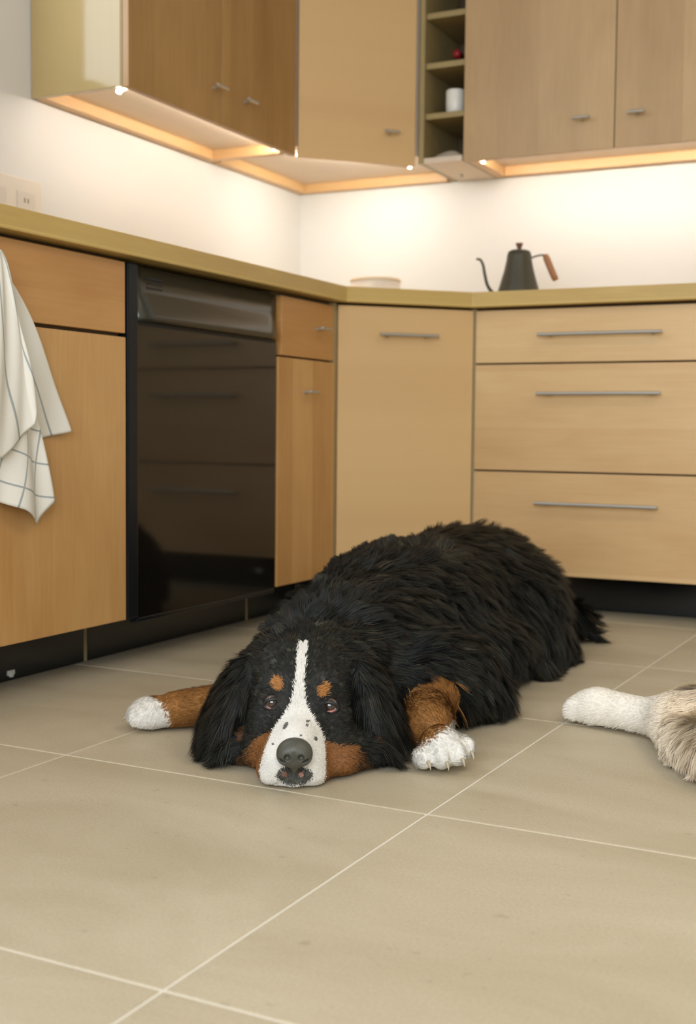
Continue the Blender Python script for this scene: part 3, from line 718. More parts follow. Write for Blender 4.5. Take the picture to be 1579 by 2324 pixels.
def fur(name, Pn, F, count, density, flow, length, lift, colour, width, wave, clump_n, clump_pull, m, parent, seed=1, droop=None, zmin=0.003):
    """hair ribbons combed along a flow field, gathered in locks; one joined mesh"""
    R = np.random.default_rng(seed)
    vn, fn = vnormals(Pn, F); area_ = 0.5*np.linalg.norm(fn, axis=1); cen = Pn[F].mean(1)
    cn_ = nrm(fn)
    w = area_*density(cen, cn_); w = np.maximum(w, 0); p_ = w/w.sum()
    def sample(n):
        fi = R.choice(len(F), n, p=p_); u = R.random((n, 1)); v = R.random((n, 1)); q = F[fi]
        P_ = (1-u)*(1-v)*Pn[q[:, 0]]+u*(1-v)*Pn[q[:, 1]]+u*v*Pn[q[:, 2]]+(1-u)*v*Pn[q[:, 3]]
        N_ = nrm((1-u)*(1-v)*vn[q[:, 0]]+u*(1-v)*vn[q[:, 1]]+u*v*vn[q[:, 2]]+(1-u)*v*vn[q[:, 3]])
        return P_, N_
    P_, N_ = sample(count); Pc, Nc = sample(clump_n)
    def grow(Pp, Nn, rnd_amp, rr):
        fl_ = flow(Pp, Nn); fl_ = fl_-(fl_*Nn).sum(-1, keepdims=True)*Nn; fl_ = nrm(fl_)
        ll = length(Pp, Nn); lf = lift(Pp, Nn)
        d = nrm(fl_+Nn*lf[:, None]+rr.normal(size=Pp.shape)*rnd_amp)
        return fl_, d, ll
    flc, dc_, lc = grow(Pc, Nc, 0.22, R)
    tipc = Pc+dc_*lc[:, None]
    phase = R.random(clump_n)*6.28
    kd = kdtree.KDTree(clump_n)
    for i, q in enumerate(Pc): kd.insert(q, i)
    kd.balance()
    near = np.fromiter((kd.find(q)[1] for q in P_), int, count)
    fl_, d, ll = grow(P_, N_, 0.10, R)
    ll = ll*(0.7+0.45*R.random(count))
    wv = wave(P_); pull = clump_pull(P_)
    side = nrm(np.cross(d, N_))
    dr = droop(P_) if droop is not None else np.zeros(count)
    rows = []; T = (0.0, 0.38, 0.72, 1.0); wd = width(P_)*(0.8+0.4*R.random(count))
    tc = tipc[near]-Pc[near]+P_*0+Pc[near]
    for t in T:
        base = P_+d*(ll*t)[:, None]
        base = base-N_*(ll*0.30*t*t*np.clip(lift(P_, N_), 0, 1))[:, None]
        base[:, 2] -= dr*ll*t*t
        tgt = Pc[near]+(tc-Pc[near])*t
        base = base+(tgt-base)*(pull*t**1.3)[:, None]*0.9
        base = base+side*(wv*np.sin(5.5*t+phase[near])*t**0.5)[:, None]
        rows.append(base)
    rows = np.stack(rows, 1)
    rows[..., 2] = np.maximum(rows[..., 2], zmin+0.002*R.random((count, 1)))
    rows[:, 0] -= N_*0.0012
    rows[:, 0, 2] = np.maximum(rows[:, 0, 2], zmin)
    taper = (0.85, 1.0, 0.7, 0.06)
    V = np.zeros((count, 4, 2, 3))
    for k in range(4):
        o = side*(wd*taper[k]*0.5)[:, None]; V[:, k, 0] = rows[:, k]-o; V[:, k, 1] = rows[:, k]+o
    V = V.reshape(-1, 3); base = np.arange(count)[:, None]*8
    Fq = np.concatenate([base+np.array([0, 1, 3, 2])+2*k for k in range(3)], 1).reshape(-1, 4)
    col = colour(P_, N_, R); dark_ = col.max(1) < 0.06; cm = np.exp(0.45*R.normal(size=clump_n))[near]; col[dark_] *= cm[dark_][:, None]; cols = np.repeat(col, 8, 0)
    me = fast_mesh(name, V, Fq, cols); me.materials.append(m)
    o = bpy.data.objects.new(name, me); C.objects.link(o); o.parent = parent; o['kind'] = 'stuff'
    return o
def fur_mat(name, rough, spec, sheen=0.0):
    def bd(nt, b):
        a = N(nt, 'ShaderNodeAttribute', attribute_name='fur_colour'); L_(nt, a.outputs['Color'], b.inputs['Base Color'])
        b.inputs['Sheen Weight'].default_value = sheen; b.inputs['Sheen Roughness'].default_value = 0.4
    return mat(name, (0.1, 0.1, 0.1), rough, spec=spec, build=bd)
m_fur = fur_mat('dog_fur', 0.55, 0.22, 0.0); m_skin = fur_mat('dog_skin', 0.75, 0.15)
def sst(x, a, b): t = np.clip((x-a)/(b-a), 0, 1); return t*t*(3-2*t)

# ---- the black, white and rust dog
sc = -0.008
s_ax = np.concatenate([np.arange(-0.42, -0.095, 0.005), np.arange(-0.095, 0.090, 0.0028), np.arange(0.090, 0.33, 0.005), np.arange(0.33, 0.66, 0.010)])
b_ax = np.concatenate([np.arange(-0.03, 0.15, 0.0026), np.arange(0.15, 0.46, 0.0048), np.arange(0.46, 1.60, 0.010)])
u_ax = np.concatenate([np.arange(-0.006, 0.15, 0.0028), np.arange(0.15, 0.24, 0.005), np.arange(0.24, 0.42, 0.010)])
f = Field(HO, SD, BK, UP, s_ax, b_ax, u_ax)
# trunk
f.ell((1.195, -1.93, 0.110), (0.150, 0.25, 0.120), k=0.05)
f.ell((1.17, -1.66, 0.150), (0.175, 0.30, 0.140), k=0.06)
f.ell((1.185, -1.36, 0.160), (0.175, 0.25, 0.140), k=0.06)
f.ell((1.190, -1.20, 0.115), (0.150, 0.16, 0.115), k=0.05)
f.cap((1.240, -2.22, 0.090), (1.190, -1.98, 0.115), 0.088, 0.105, k=0.05)
f.ell((1.262, -2.20, 0.070), (0.120, 0.10, 0.065), k=0.04)     # loose ruff round the neck
f.ell((1.365, -1.97, 0.085), (0.090, 0.13, 0.080), k=0.04)
f.ell((1.385, -1.90, 0.050), (0.085, 0.09, 0.050), k=0.04)
f.ell((1.305, -1.66, 0.080), (0.105, 0.24, 0.080), k=0.04)       # right shoulder and upper arm
f.ell((1.075, -1.95, 0.075), (0.075, 0.12, 0.070), k=0.04)
f.ell((1.01, -1.66, 0.100), (0.090, 0.24, 0.095), k=0.04)
f.ell((1.325, -1.36, 0.120), (0.080, 0.17, 0.110), rotm(0.1), k=0.04)  # thighs
f.ell((1.035, -1.36, 0.105), (0.080, 0.17, 0.100), k=0.04)
f.cap((1.36, -1.46, 0.07), (1.375, -1.30, 0.05), 0.050, 0.042, k=0.04)
f.cap((1.385, -1.30, 0.030), (1.390, -1.50, 0.026), 0.027, 0.030, k=0.02)
f.cap((1.00, -1.30, 0.030), (0.985, -1.50, 0.026), 0.027, 0.030, k=0.02)
# tail sweeping out behind
tl = [(1.24, -1.08, 0.085), (1.32, -1.00, 0.05), (1.40, -0.99, 0.028), (1.47, -1.03, 0.020)]
for i in range(3): f.cap(tl[i], tl[i+1], 0.040-0.008*i, 0.032-0.008*i, k=0.03)
# fore legs
LE, LW, LP = np.array((1.09, -2.13, 0.040)), np.array((0.992, -2.236, 0.035)), np.array((0.958, -2.262, 0.030))
f.cap((1.10, -2.02, 0.06), LE, 0.05, 0.038, k=0.04); f.cap(LE, LW, 0.038, 0.031, k=0.02)
f.ell(LP, (0.038, 0.035, 0.029), rotm(0.5), k=0.015)
for j, (dx, dy) in enumerate(((-0.018, 0.021), (-0.025, 0.004), (-0.022, -0.013), (-0.008, -0.025))):
    f.ell(LP+np.array((dx, dy, -0.004)), (0.017, 0.0125, 0.017), rotm(0.3), k=0.005)
RE, RW, RP = np.array((1.375, -2.05, 0.055)), np.array((1.435, -2.172, 0.048)), np.array((1.488, -2.246, 0.034))
f.cap((1.33, -1.96, 0.07), RE, 0.06, 0.045, k=0.04); f.cap(RE, RW, 0.046, 0.041, k=0.02)
f.ell(RP, (0.033, 0.040, 0.032), rotm(0.88), k=0.018)
RF = nrm(np.array((0.72, -0.69, 0.0))); RS = nrm(np.array((0.69, 0.72, 0.0)))
toesR = [RP+RF*a+RS*b+np.array((0, 0, c_)) for a, b, c_ in ((0.010, -0.035, -0.012), (0.029, -0.014, -0.009), (0.031, 0.011, -0.005), (0.016, 0.033, 0.000))]
for j, t_ in enumerate(toesR): f.ell(t_, (0.0145, 0.021, 0.0185), rotm(0.80), k=0.0045)
# head
def he(s, b, u, r, k=0.02, yaw=0, pitch=0, roll=0, sub=False): f.ell(hw(s, b, u), r, rotm(yaw, pitch, roll, HB), k, sub)
he(sc, 0.225, 0.110, (0.088, 0.100, 0.078), 0.03)
he(sc, 0.160, 0.090, (0.064, 0.065, 0.058), 0.03)
he(sc, 0.160, 0.050, (0.082, 0.080, 0.048), 0.03)
he(sc-0.001, 0.092, 0.057, (0.033, 0.074, 0.036), 0.02, roll=-0.12)      # bridge of the muzzle
he(sc-0.026, 0.080, 0.036, (0.027, 0.056, 0.036), 0.014, roll=0.0)       # flews
he(sc+0.020, 0.082, 0.034, (0.025, 0.054, 0.034), 0.014)
he(sc-0.036, 0.080, 0.019, (0.022, 0.044, 0.019), 0.014)
he(sc+0.028, 0.086, 0.017, (0.019, 0.044, 0.017), 0.014)
he(sc-0.003, 0.074, 0.012, (0.026, 0.042, 0.014), 0.008)                 # chin
he(sc-0.082, 0.188, 0.030, (0.050, 0.050, 0.030), 0.02)                  # cheek skin spread on the floor
he(sc-0.055, 0.150, 0.030, (0.028, 0.035, 0.026), 0.015)
he(sc+0.058, 0.130, 0.028, (0.036, 0.050, 0.030), 0.02)
he(sc+0.085, 0.172, 0.030, (0.050, 0.050, 0.030), 0.02)
for sg in (-1, 1):
    he(sc+sg*0.036, 0.158, 0.131, (0.026, 0.026, 0.016), 0.015, roll=-0.5)   # brows
    he(sc+sg*0.048, 0.140, 0.083, (0.024, 0.024, 0.018), 0.015)              # under the eyes
pass
he(sc, 0.190, 0.200, (0.005, 0.050, 0.012), 0.02, sub=True)
he(sc+0.004, 0.300, 0.120, (0.108, 0.070, 0.078), 0.03)
he(sc+0.014, 0.388, 0.205, (0.095, 0.015, 0.048), 0.018, sub=True)   # neck fold                  # furrow of the forehead
# drop ears
he(-0.122, 0.215, 0.090, (0.026, 0.060, 0.078), 0.010, yaw=0.25, pitch=0.50)
he(0.114, 0.215, 0.086, (0.026, 0.060, 0.078), 0.010, yaw=-0.25, pitch=-0.42)
# lip cleft, mouth line, eye sockets
f.cap(hw(sc, 0.024, 0.036), hw(sc, 0.028, 0.018), 0.0016, 0.0016, k=0.004, sub=True)
for sg in (-1, 1):
    f.cap(hw(sc, 0.029, 0.0185), hw(sc+sg*0.020, 0.031, 0.012), 0.0022, 0.0022, k=0.003, sub=True)
    f.cap(hw(sc+sg*0.020, 0.031, 0.012), hw(sc+sg*0.036, 0.048, 0.006), 0.0022, 0.0018, k=0.003, sub=True)
f.floorcut(0.0035)
def surf_b(s, u):   # where the head surface lies for a given side/height
    i = np.abs(s_ax-s).argmin(); k = np.abs(u_ax-u).argmin(); col_ = f.V[i, :, k]; j = int(np.argmax(col_ < 0))
    return b_ax[j-1]+(b_ax[j]-b_ax[j-1])*col_[j-1]/(col_[j-1]-col_[j])
eyes = []
for s_, u_ in ((-0.0475, 0.1085), (0.0385, 0.1040)):
    b_ = surf_b(s_, u_)+0.0072; eyes.append((s_, b_, u_))
    he(s_, b_-0.001, u_, (0.0128, 0.013, 0.0100), 0.004, sub=True)
BP, BF = f.surface(); BP = relax(BP, BF, 2, 0.45)
BP[:, 2] = np.maximum(BP[:, 2], 0.0022)

KPX = lambda h: np.interp(h, [0, .06, .13, .22], [.00063, .00064, .000663, .00072])
X0P = lambda h: np.interp(h, [0, .06, .13, .22], [681, 681.6, 690.8, 695.6])
hs_ = [-0.01, .036, .0626, .0825, .0945, .105, .116, .130, .156, .190, .222]
sl_ = [596, 587, 598, 612, 622, 635, 650, 665, 672, 675, 677]
sr_ = [728, 734, 733, 730, 723, 713, 704, 694, 690, 694, 698]
SLH = [(x-X0P(h))*KPX(h) for x, h in zip(sl_, hs_)]; SRH = [(x-X0P(h))*KPX(h) for x, h in zip(sr_, hs_)]
LEG = [(LE, LW), (LW, LP), (RE, RW), (RW, RP)]
def seg_d(P_, a, b):
    ab = b-a; t = np.clip(((P_-a)@ab)/(ab@ab), 0, 1); return np.linalg.norm(P_-a-t[..., None]*ab, axis=-1)
def regions(P_):
    s, b, u = to_h(P_); h = 0.974*u+0.225*b
    face = (b < 0.205) & (np.abs(s-sc) < 0.125) & (u < 0.23)
    el = ((s+0.122)**2/0.0030+(b-0.215)**2/0.0066+(u-0.09)**2/0.0090 < 1.0) & (s < -0.085-0.25*(0.13-u)*0) & (s < -0.083)
    er = ((s-0.114)**2/0.0030+(b-0.215)**2/0.0066+(u-0.086)**2/0.0090 < 1.0) & (s > 0.074)
    lleg = (np.minimum(seg_d(P_, LE, LW), seg_d(P_, LW, LP)) < 0.058) & (P_[:, 0] < 1.075) & (P_[:, 1] < -2.10)
    rleg = (np.minimum(seg_d(P_, RE, RW), seg_d(P_, RW, RP)) < 0.062) & (P_[:, 1] < -2.045) & (P_[:, 0] > 1.385)
    ear = el | er
    face = face & ~ear & ~lleg & ~rleg
    return s, b, u, h, face, ear, lleg, rleg
def blob(s, h, px, py, rx, ry, ang=0.0):
    """elliptic mark on the face, centre given on the frontal view of the head"""
    hh = np.interp(py, [1462, 1510, 1560, 1600, 1620, 1655, 1675, 1708, 1750, 1778], [.223, .19, .156, .130, .116, .0945, .0825, .0626, .036, .018])
    k = KPX(hh); ss = (px-X0P(hh))*k
    a = (s-ss)/k; c = (h-hh)/k; ca, sa = math.cos(ang), math.sin(ang)
    return ((a*ca+c*sa)/rx)**2+((-a*sa+c*ca)/ry)**2
BLACK = np.array((0.0088, 0.0108, 0.0096)); BROWNB = np.array((0.026, 0.020, 0.012)); RUST = np.array((0.215, 0.092, 0.028)); WHITE = np.array((0.76, 0.75, 0.70))
DGREY = np.array((0.045, 0.045, 0.038)); PINK = np.array((0.50, 0.27, 0.22))
def dog_colour(P_, N_=None, R=None, skin=False):
    n = len(P_); s, b, u, h, face, ear, ll_, rl_ = regions(P_)
    R = R or np.random.default_rng(3); j = R.normal(size=n)
    col = np.tile(BLACK, (n, 1))*(1+0.35*np.clip(j, -1.5, 2.5))[:, None]
    br = R.random(n) < 0.20+0.22*sst(P_[:, 2], 0.15, 0.3); col[br] = BROWNB*(0.7+0.5*R.random((br.sum(), 1)))
    js = s+0.0011*R.normal(size=n)*(0 if skin else 1); jh = h+0.0014*R.normal(size=n)*(0 if skin else 1)
    # rust cheeks and jowls
    ru = face & (b < 0.20) & (jh < np.interp(s, [-0.14, -0.125, -0.10, -0.07, -0.045, 0.03, 0.05, 0.075, 0.095, 0.11], [0.0, 0.0, 0.050, 0.078, 0.090, 0.078, 0.070, 0.072, 0.045, 0.0]))
    ru |= face & (blob(s, h, 545, 1655, 9, 28) < 1) | face & (blob(s, h, 838, 1660, 9, 32, 0.3) < 1)
    dk = face & (R.random(n) < sst(s, 0.062, 0.090)+sst(-s, 0.068, 0.090)+0.25*sst(0.03-u, 0, 0.03))
    rc = RUST*(1+0.22*np.clip(j, -2, 2))[:, None]*(0.72+0.45*sst(h, 0.0, 0.06))[:, None]**0
    col[ru] = rc[ru]; col[dk] = col[dk]*0.25+BLACK*0.5
    sp = face & ((blob(js, jh, 638, 1556, 12.5, 15, 0.45) < 1) | (blob(js, jh, 730, 1568, 11, 18, -0.55) < 1)) & (b > 0.08)
    col[sp] = (np.array((0.36, 0.155, 0.038))*(1+0.2*np.clip(j, -2, 2))[:, None])[sp]
    wh = face & (js > np.interp(h, hs_, SLH)) & (js < np.interp(h, hs_, SRH)) & (jh < 0.2235) & (b < 0.235)
    wh |= (np.abs(s-sc) < 0.02) & (jh < 0.2235) & (js > np.interp(h, hs_, SLH)) & (js < np.interp(h, hs_, SRH)) & (u > 0.12) & (b < 0.235)
    col[wh] = (WHITE*(1+0.06*np.clip(j, -2, 2))[:, None])[wh]
    for (x, y, rx, ry, an) in ((651, 1649, 5, 8.5, -0.5), (697, 1638, 4.5, 3, 0), (696, 1647, 3, 3, 0), (713, 1678, 3.5, 5, 0.4), (621, 1692, 3, 3, 0), (682, 1671, 3, 2, 0)):
        m_ = wh & (blob(s, h, x, y, rx, ry, an) < 1); col[m_] = DGREY*1.6+0.10*R.random((m_.sum(), 1))
    # freckled grey lips below the nose
    lp = wh & (b < 0.05) & (blob(js, jh, 667, 1757, 40, 23) < 1); col[lp] = (DGREY*(1.5+0.8*np.clip(j, -1, 2))[:, None])[lp]
    for (x, y, r_) in ((683, 1756, 5.5), (643, 1755, 6)):
        m_ = wh & (b < 0.05) & (blob(s, h, x, y, r_, r_) < 1); col[m_] = PINK*(1.0 if x > 660 else 0.55)
    # legs: rust with white paws
    for m_, pw, ax, off in ((ll_, LP, nrm(nrm(LP-LE)+np.array((0.25, -0.45, -0.35))), 0.010), (rl_, RP, RF, 0.0)):
        col[m_] = (np.array((0.30, 0.138, 0.040))*(1+0.25*np.clip(j, -2, 2))[:, None])[m_]
        t = (P_-pw)@ax
        if pw is RP: q = P_-pw; t = 0.56*(q@SD+0.018)+0.2*(-(q@BK))-0.8*(q[:, 2]-0.012)
        t = t+0.003*R.normal(size=n)
        w_ = m_ & (t > -off); col[w_] = (WHITE*(1+0.06*np.clip(j, -2, 2))[:, None])[w_]
    # a little rust inside the thigh
    th = (np.linalg.norm((P_-np.array((1.43, -1.62, 0.07)))*np.array((1, 1, 0.5)), axis=1) < 0.022); col[th] = RUST*0.4
    return np.clip(col, 0.002, 1)
NOSEC = hw(-0.0087, 0.012, 0.060)
def nose_d(P_):
    q = (P_-NOSEC)@HB; return np.sqrt(((q/np.array((0.027, 0.021, 0.0245)))**2).sum(1))
def eye_d(P_):
    d = np.full(len(P_), 9.0)
    for e in eyes:
        q = (P_-hw(*e))@HB; d = np.minimum(d, np.sqrt(((q/np.array((0.0135, 0.02, 0.0112)))**2).sum(1)))
    return d
def head_density(P_, N_):
    s, b, u, h, face, ear, ll_, rl_ = regions(P_)
    return face.astype(float)*(nose_d(P_) > 1.02)*(eye_d(P_) > 1.0)*(P_[:, 2] > 0.004)*(N_[:, 2] > -0.9)*(b < 0.203)*np.where(b < 0.1, 1.6, 1.0)
def leg_density(P_, N_):
    s, b, u, h, face, ear, ll_, rl_ = regions(P_); return (ll_ | rl_).astype(float)*(P_[:, 2] > 0.004)*(N_[:, 2] > -0.8)
def coat_density(P_, N_):
    s, b, u, h, face, ear, ll_, rl_ = regions(P_)
    d = (~face & ~ll_ & ~rl_).astype(float)*(P_[:, 2] > 0.004)*(N_[:, 2] > -0.85)
    d *= np.where(b < 0.5, 1.9, 1.0)*np.where(ear, 1.7, 1.0)*np.where((N_[:, 1] > 0.6) & (P_[:, 1] > -1.5), 0.5, 1.0)
    return d
def head_flow(P_, N_):
    s, b, u = to_h(P_); ds = s-sc
    v = BK[None]*1.0+SD[None]*(ds*7)[:, None]+UP[None]*(-0.15-5.0*np.maximum(0, np.abs(ds)-0.04)-0.5*(u < 0.05))[:, None]
    return v
def head_len(P_, N_):
    s, b, u = to_h(P_); return np.interp(b, [0, .05, .1, .15, .205], [.003, .0045, .007, .010, .016])+0.012*sst(np.abs(s-sc), 0.06, 0.11)
def coat_flow(P_, N_):
    s, b, u, h, face, ear, ll_, rl_ = regions(P_); x, y, z = P_.T
    sx = np.clip((x-1.175)/0.17, -1.3, 1.3)
    v = np.stack([0.35*sx+0.30*np.sin(13*y+5*z), 0.55+0.35*np.sin(11*x+7*z+3*y), -0.10-1.05*np.abs(sx)**1.5+0.2*np.sin(17*y)], 1)
    # head top and neck comb back and fall outwards
    wn = sst(0.50-b, 0.0, 0.22)[:, None]*(y < -1.95)[:, None]
    vh = BK[None]*0.85+SD[None]*((s-sc)*7)[:, None]+UP[None]*(-0.1-6*np.maximum(0, np.abs(s-sc)-0.06))[:, None]
    v = v*(1-wn)+vh*wn
    ve = UP[None]*-1.0+SD[None]*(0.32*np.sign(s))[:, None]-BK[None]*(0.12+0.2*np.sin(30*b))[:, None]
    v = np.where(ear[:, None], ve, v)
    tailm = (y > -1.09) & (x > 1.24) & (z < 0.13); v = np.where(tailm[:, None], np.array((0.9, -0.25, -0.30)), v)
    return v
def coat_len(P_, N_):
    s, b, u, h, face, ear, ll_, rl_ = regions(P_); x, y, z = P_.T
    l = 0.046+0.010*sst(y, -1.9, -1.3)+0.008*sst(0.14-z, 0, 0.1)
    l = np.where(b < 0.34, 0.024+0.1*np.clip(b-0.22, 0, 0.12), l)
    l = np.where(ear, 0.034+0.022*sst(0.13-z, 0, 0.10), l)
    tailm = (y > -1.10) & (x > 1.24) & (z < 0.13); l = np.where(tailm, 0.070, l)
    return l
dog = tag(empty('dog', (1.25, -1.9, 0)), 'large long-haired black dog with white blaze, rust cheeks, chin flat on the tiles', 'dog')
inv = Matrix.Translation(-Vector(dog.location))
body = bpy.data.objects.new('body', fast_mesh('body', BP, BF, dog_colour(BP, skin=True))); C.objects.link(body); body.parent = dog; body.data.materials.append(m_skin)
parts = [body]
sw = lambda v: (lambda P_: np.full(len(P_), v))
parts.append(fur('face_fur', BP, BF, 62000, head_density, head_flow, head_len, lambda P_, N_: np.where(to_h(P_)[1] < 0.1, 0.25, 0.32), dog_colour,
    lambda P_: np.where(to_h(P_)[1] < 0.1, 0.00075, 0.0010), lambda P_: np.where(to_h(P_)[1] < 0.13, 0.0, 0.0006), 2600, lambda P_: np.where(to_h(P_)[1] < 0.12, 0.12, 0.35), m_fur, dog, 11))
def coat_wave(P_):
    z = P_[:, 2]; return np.where(to_h(P_)[1] < 0.34, 0.0010, 0.0028)
parts.append(fur('coat', BP, BF, 135000, coat_density, coat_flow, coat_len, lambda P_, N_: np.where(to_h(P_)[1] < 0.34, 0.22, 0.30), dog_colour,
    lambda P_: np.where(to_h(P_)[1] < 0.45, 0.0013, 0.0020), coat_wave, 3400, lambda P_: np.where(to_h(P_)[1] < 0.3, 0.5, 0.62), m_fur, dog, 12,
    droop=lambda P_: np.where(P_[:, 2] < 0.12, 0.5, 0.25)))
def leg_flow(P_, N_):
    l = (P_[:, 0] < 1.2)[:, None]; pf = (np.linalg.norm(P_-LP, axis=1) < 0.05)[:, None]; return np.where(l, np.where(pf, nrm(LP-LE)[None]*0.6+np.array((0, 0, -0.8))[None], nrm(LP-LE)[None]+0.1), RF[None]*1.0+np.array((0.15, 0, -0.2))[None])
parts.append(fur('leg_fur', BP, BF, 24000, leg_density, leg_flow, lambda P_, N_: np.where(np.minimum(np.linalg.norm(P_-LP, axis=1), np.linalg.norm(P_-RP, axis=1)) < 0.065, 0.0075, 0.013),
    lambda P_, N_: np.full(len(P_), 0.22), dog_colour, sw(0.0010), sw(0.0004), 900, sw(0.35), m_fur, dog, 13))
# longer feathering behind the right wrist
m_nose = mat('nose_leather', (0.062, 0.064, 0.050), 0.42, spec=0.5, build=lambda nt, b: None)
def leather(nt, b):
    tc = N(nt, 'ShaderNodeTexCoord'); v = N(nt, 'ShaderNodeTexVoronoi'); v.inputs['Scale'].default_value = 700; L_(nt, tc.outputs['Object'], v.inputs['Vector'])
    bp = N(nt, 'ShaderNodeBump'); bp.inputs['Strength'].default_value = 0.35; bp.inputs['Distance'].default_value = 0.0006
    L_(nt, v.outputs['Distance'], bp.inputs['Height']); L_(nt, bp.outputs[0], b.inputs['Normal'])
leather(m_nose.node_tree, m_nose.node_tree.nodes['Principled BSDF'])
g = Field(NOSEC, SD, BK, UP, np.arange(-0.034, 0.034, 0.0011), np.arange(-0.028, 0.030, 0.0011), np.arange(-0.034, 0.030, 0.0011))
def ge(s, b, u, r, k, sub=False, yaw=0, pitch=0, roll=0): g.ell(NOSEC+s*SD+b*BK+u*UP, r, rotm(yaw, pitch, roll, HB), k, sub)
ge(0, 0.004, 0.004, (0.0235, 0.020, 0.0175), 0.004)
ge(-0.013, -0.001, -0.002, (0.0125, 0.014, 0.0145), 0.006); ge(0.013, -0.001, -0.002, (0.0125, 0.014, 0.0145), 0.006)
ge(0, 0.002, -0.012, (0.014, 0.013, 0.010), 0.006)
ge(0, 0.005, -0.022, (0.0035, 0.008, 0.008), 0.005)
for sg in (-1, 1):
    ge(sg*0.0098, -0.0165, -0.0035, (0.0048, 0.0085, 0.0052), 0.0022, True, roll=0.15)
    ge(sg*0.0165, -0.0125, -0.0075, (0.0062, 0.007, 0.0018), 0.002, True, pitch=-sg*0.45)
g.cap(NOSEC-0.017*BK+0.004*UP, NOSEC-0.013*BK-0.026*UP, 0.0010, 0.0012, k=0.003, sub=True)
NP, NF = g.surface(); NP = relax(NP, NF, 1, 0.4)
me = fast_mesh('nose', NP, NF); me.materials.append(m_nose); o = bpy.data.objects.new('nose', me); C.objects.link(o); o.parent = dog; parts.append(o)
# eyes
def eye_build(nt, b):
    tc = N(nt, 'ShaderNodeTexCoord'); ln_ = N(nt, 'ShaderNodeSeparateXYZ'); L_(nt, tc.outputs['Object'], ln_.inputs[0])
    r = math_(nt, 'SQRT', math_(nt, 'ADD', math_(nt, 'POWER', ln_.outputs[0], 2.0), math_(nt, 'POWER', ln_.outputs[1], 2.0)))
    cr = N(nt, 'ShaderNodeValToRGB'); L_(nt, math_(nt, 'DIVIDE', r, 0.012), cr.inputs[0]); e = cr.color_ramp.elements
    e[0].position = 0.0; e[0].color = (0.003, 0.003, 0.004, 1); e[1].position = 1.0; e[1].color = (0.16, 0.10, 0.08, 1)
    for p_, c_ in ((0.30, (0.003, 0.003, 0.004, 1)), (0.36, (0.030, 0.016, 0.009, 1)), (0.60, (0.042, 0.022, 0.012, 1)), (0.66, (0.02, 0.012, 0.008, 1)), (0.74, (0.11, 0.075, 0.06, 1))):
        k = e.new(p_); k.color = c_
    L_(nt, cr.outputs[0], b.inputs['Base Color']); b.inputs['Coat Weight'].default_value = 1.0; b.inputs['Coat Roughness'].default_value = 0.03
m_eye = mat('brown_eye', (0.05, 0.03, 0.02), 0.15, build=eye_build)
m_lid = mat('dark_eyelid', (0.014, 0.014, 0.014), 0.4); m_haw = mat('pink_eyelid_lining', (0.52, 0.20, 0.18), 0.25)
for i, e in enumerate(eyes):
    c = Vector(hw(*e)); look = (Vector(CAM)+Vector((-0.05, 0, 0.25))-c).normalized()
    bm = bmesh.new(); bmesh.ops.create_uvsphere(bm, u_segments=32, v_segments=24, radius=0.0118)
    o = obj('eye', bm, m_eye, dog, True); o.rotation_euler = look.to_track_quat('Z', 'Y').to_euler(); o.location = c; o.matrix_parent_inverse = inv; parts.append(None)
    bm = bmesh.new(); sg = -1 if i == 0 else 1; tilt = -sg*0.22
    n_ = 40; ring = []
    for k in range(n_):
        a = 2*PI*k/n_; ss = 0.0115*math.cos(a); uu = 0.0072*math.sin(a)*(0.95 if math.sin(a) > 0 else 1.0)
        s2, u2_ = ss*math.cos(tilt)-uu*math.sin(tilt), ss*math.sin(tilt)+uu*math.cos(tilt)
        bb_ = -math.sqrt(max(0.0, 0.0128**2-ss*ss*0.85-uu*uu))*0.80
        ring.append((s2, bb_, u2_))
    vs = []
    for k, (a_, b_, c_) in enumerate(ring):
        pc = Vector(hw(e[0]+a_, e[1]+b_, e[2]+c_)); rad = Vector(hw(e[0]+a_*1.2, e[1]+b_, e[2]+c_*1.2))-Vector(hw(e[0]+a_, e[1]+b_, e[2]+c_)); rad.normalize(); nn = -Vector(BK)
        vs.append([bm.verts.new(pc+0.0028*(math.cos(t)*rad+math.sin(t)*nn)) for t in [2*PI*q_/8 for q_ in range(8)]])
    for k in range(n_):
        for q_ in range(8): bm.faces.new((vs[k][q_], vs[k][(q_+1) % 8], vs[(k+1) % n_][(q_+1) % 8], vs[(k+1) % n_][q_]))
    lid_ = obj('eyelid', bm, m_lid, dog, True); parts.append(lid_)
    bm = bmesh.new(); pts = []; a0, a1 = (PI*1.15, PI*1.45) if i == 0 else (PI*1.10, PI*1.92)
    for k in range(13):
        a = a0+(a1-a0)*k/12; ss = 0.0095*math.cos(a); uu = 0.0064*math.sin(a)
        pts.append(Vector(hw(e[0]+ss, e[1]-0.0104+0.0035*abs(math.cos(a))**2, e[2]+uu)))
    r_ = 0.0009 if i == 0 else 0.0016
    tube(bm, pts, [r_*(0.4+0.6*math.sin(PI*k/12)) for k in range(13)], 8)
    hw_ = obj('lower_lid', bm, m_haw, lid_, True)
    hw_['label'] = 'pink lower eyelid lining'
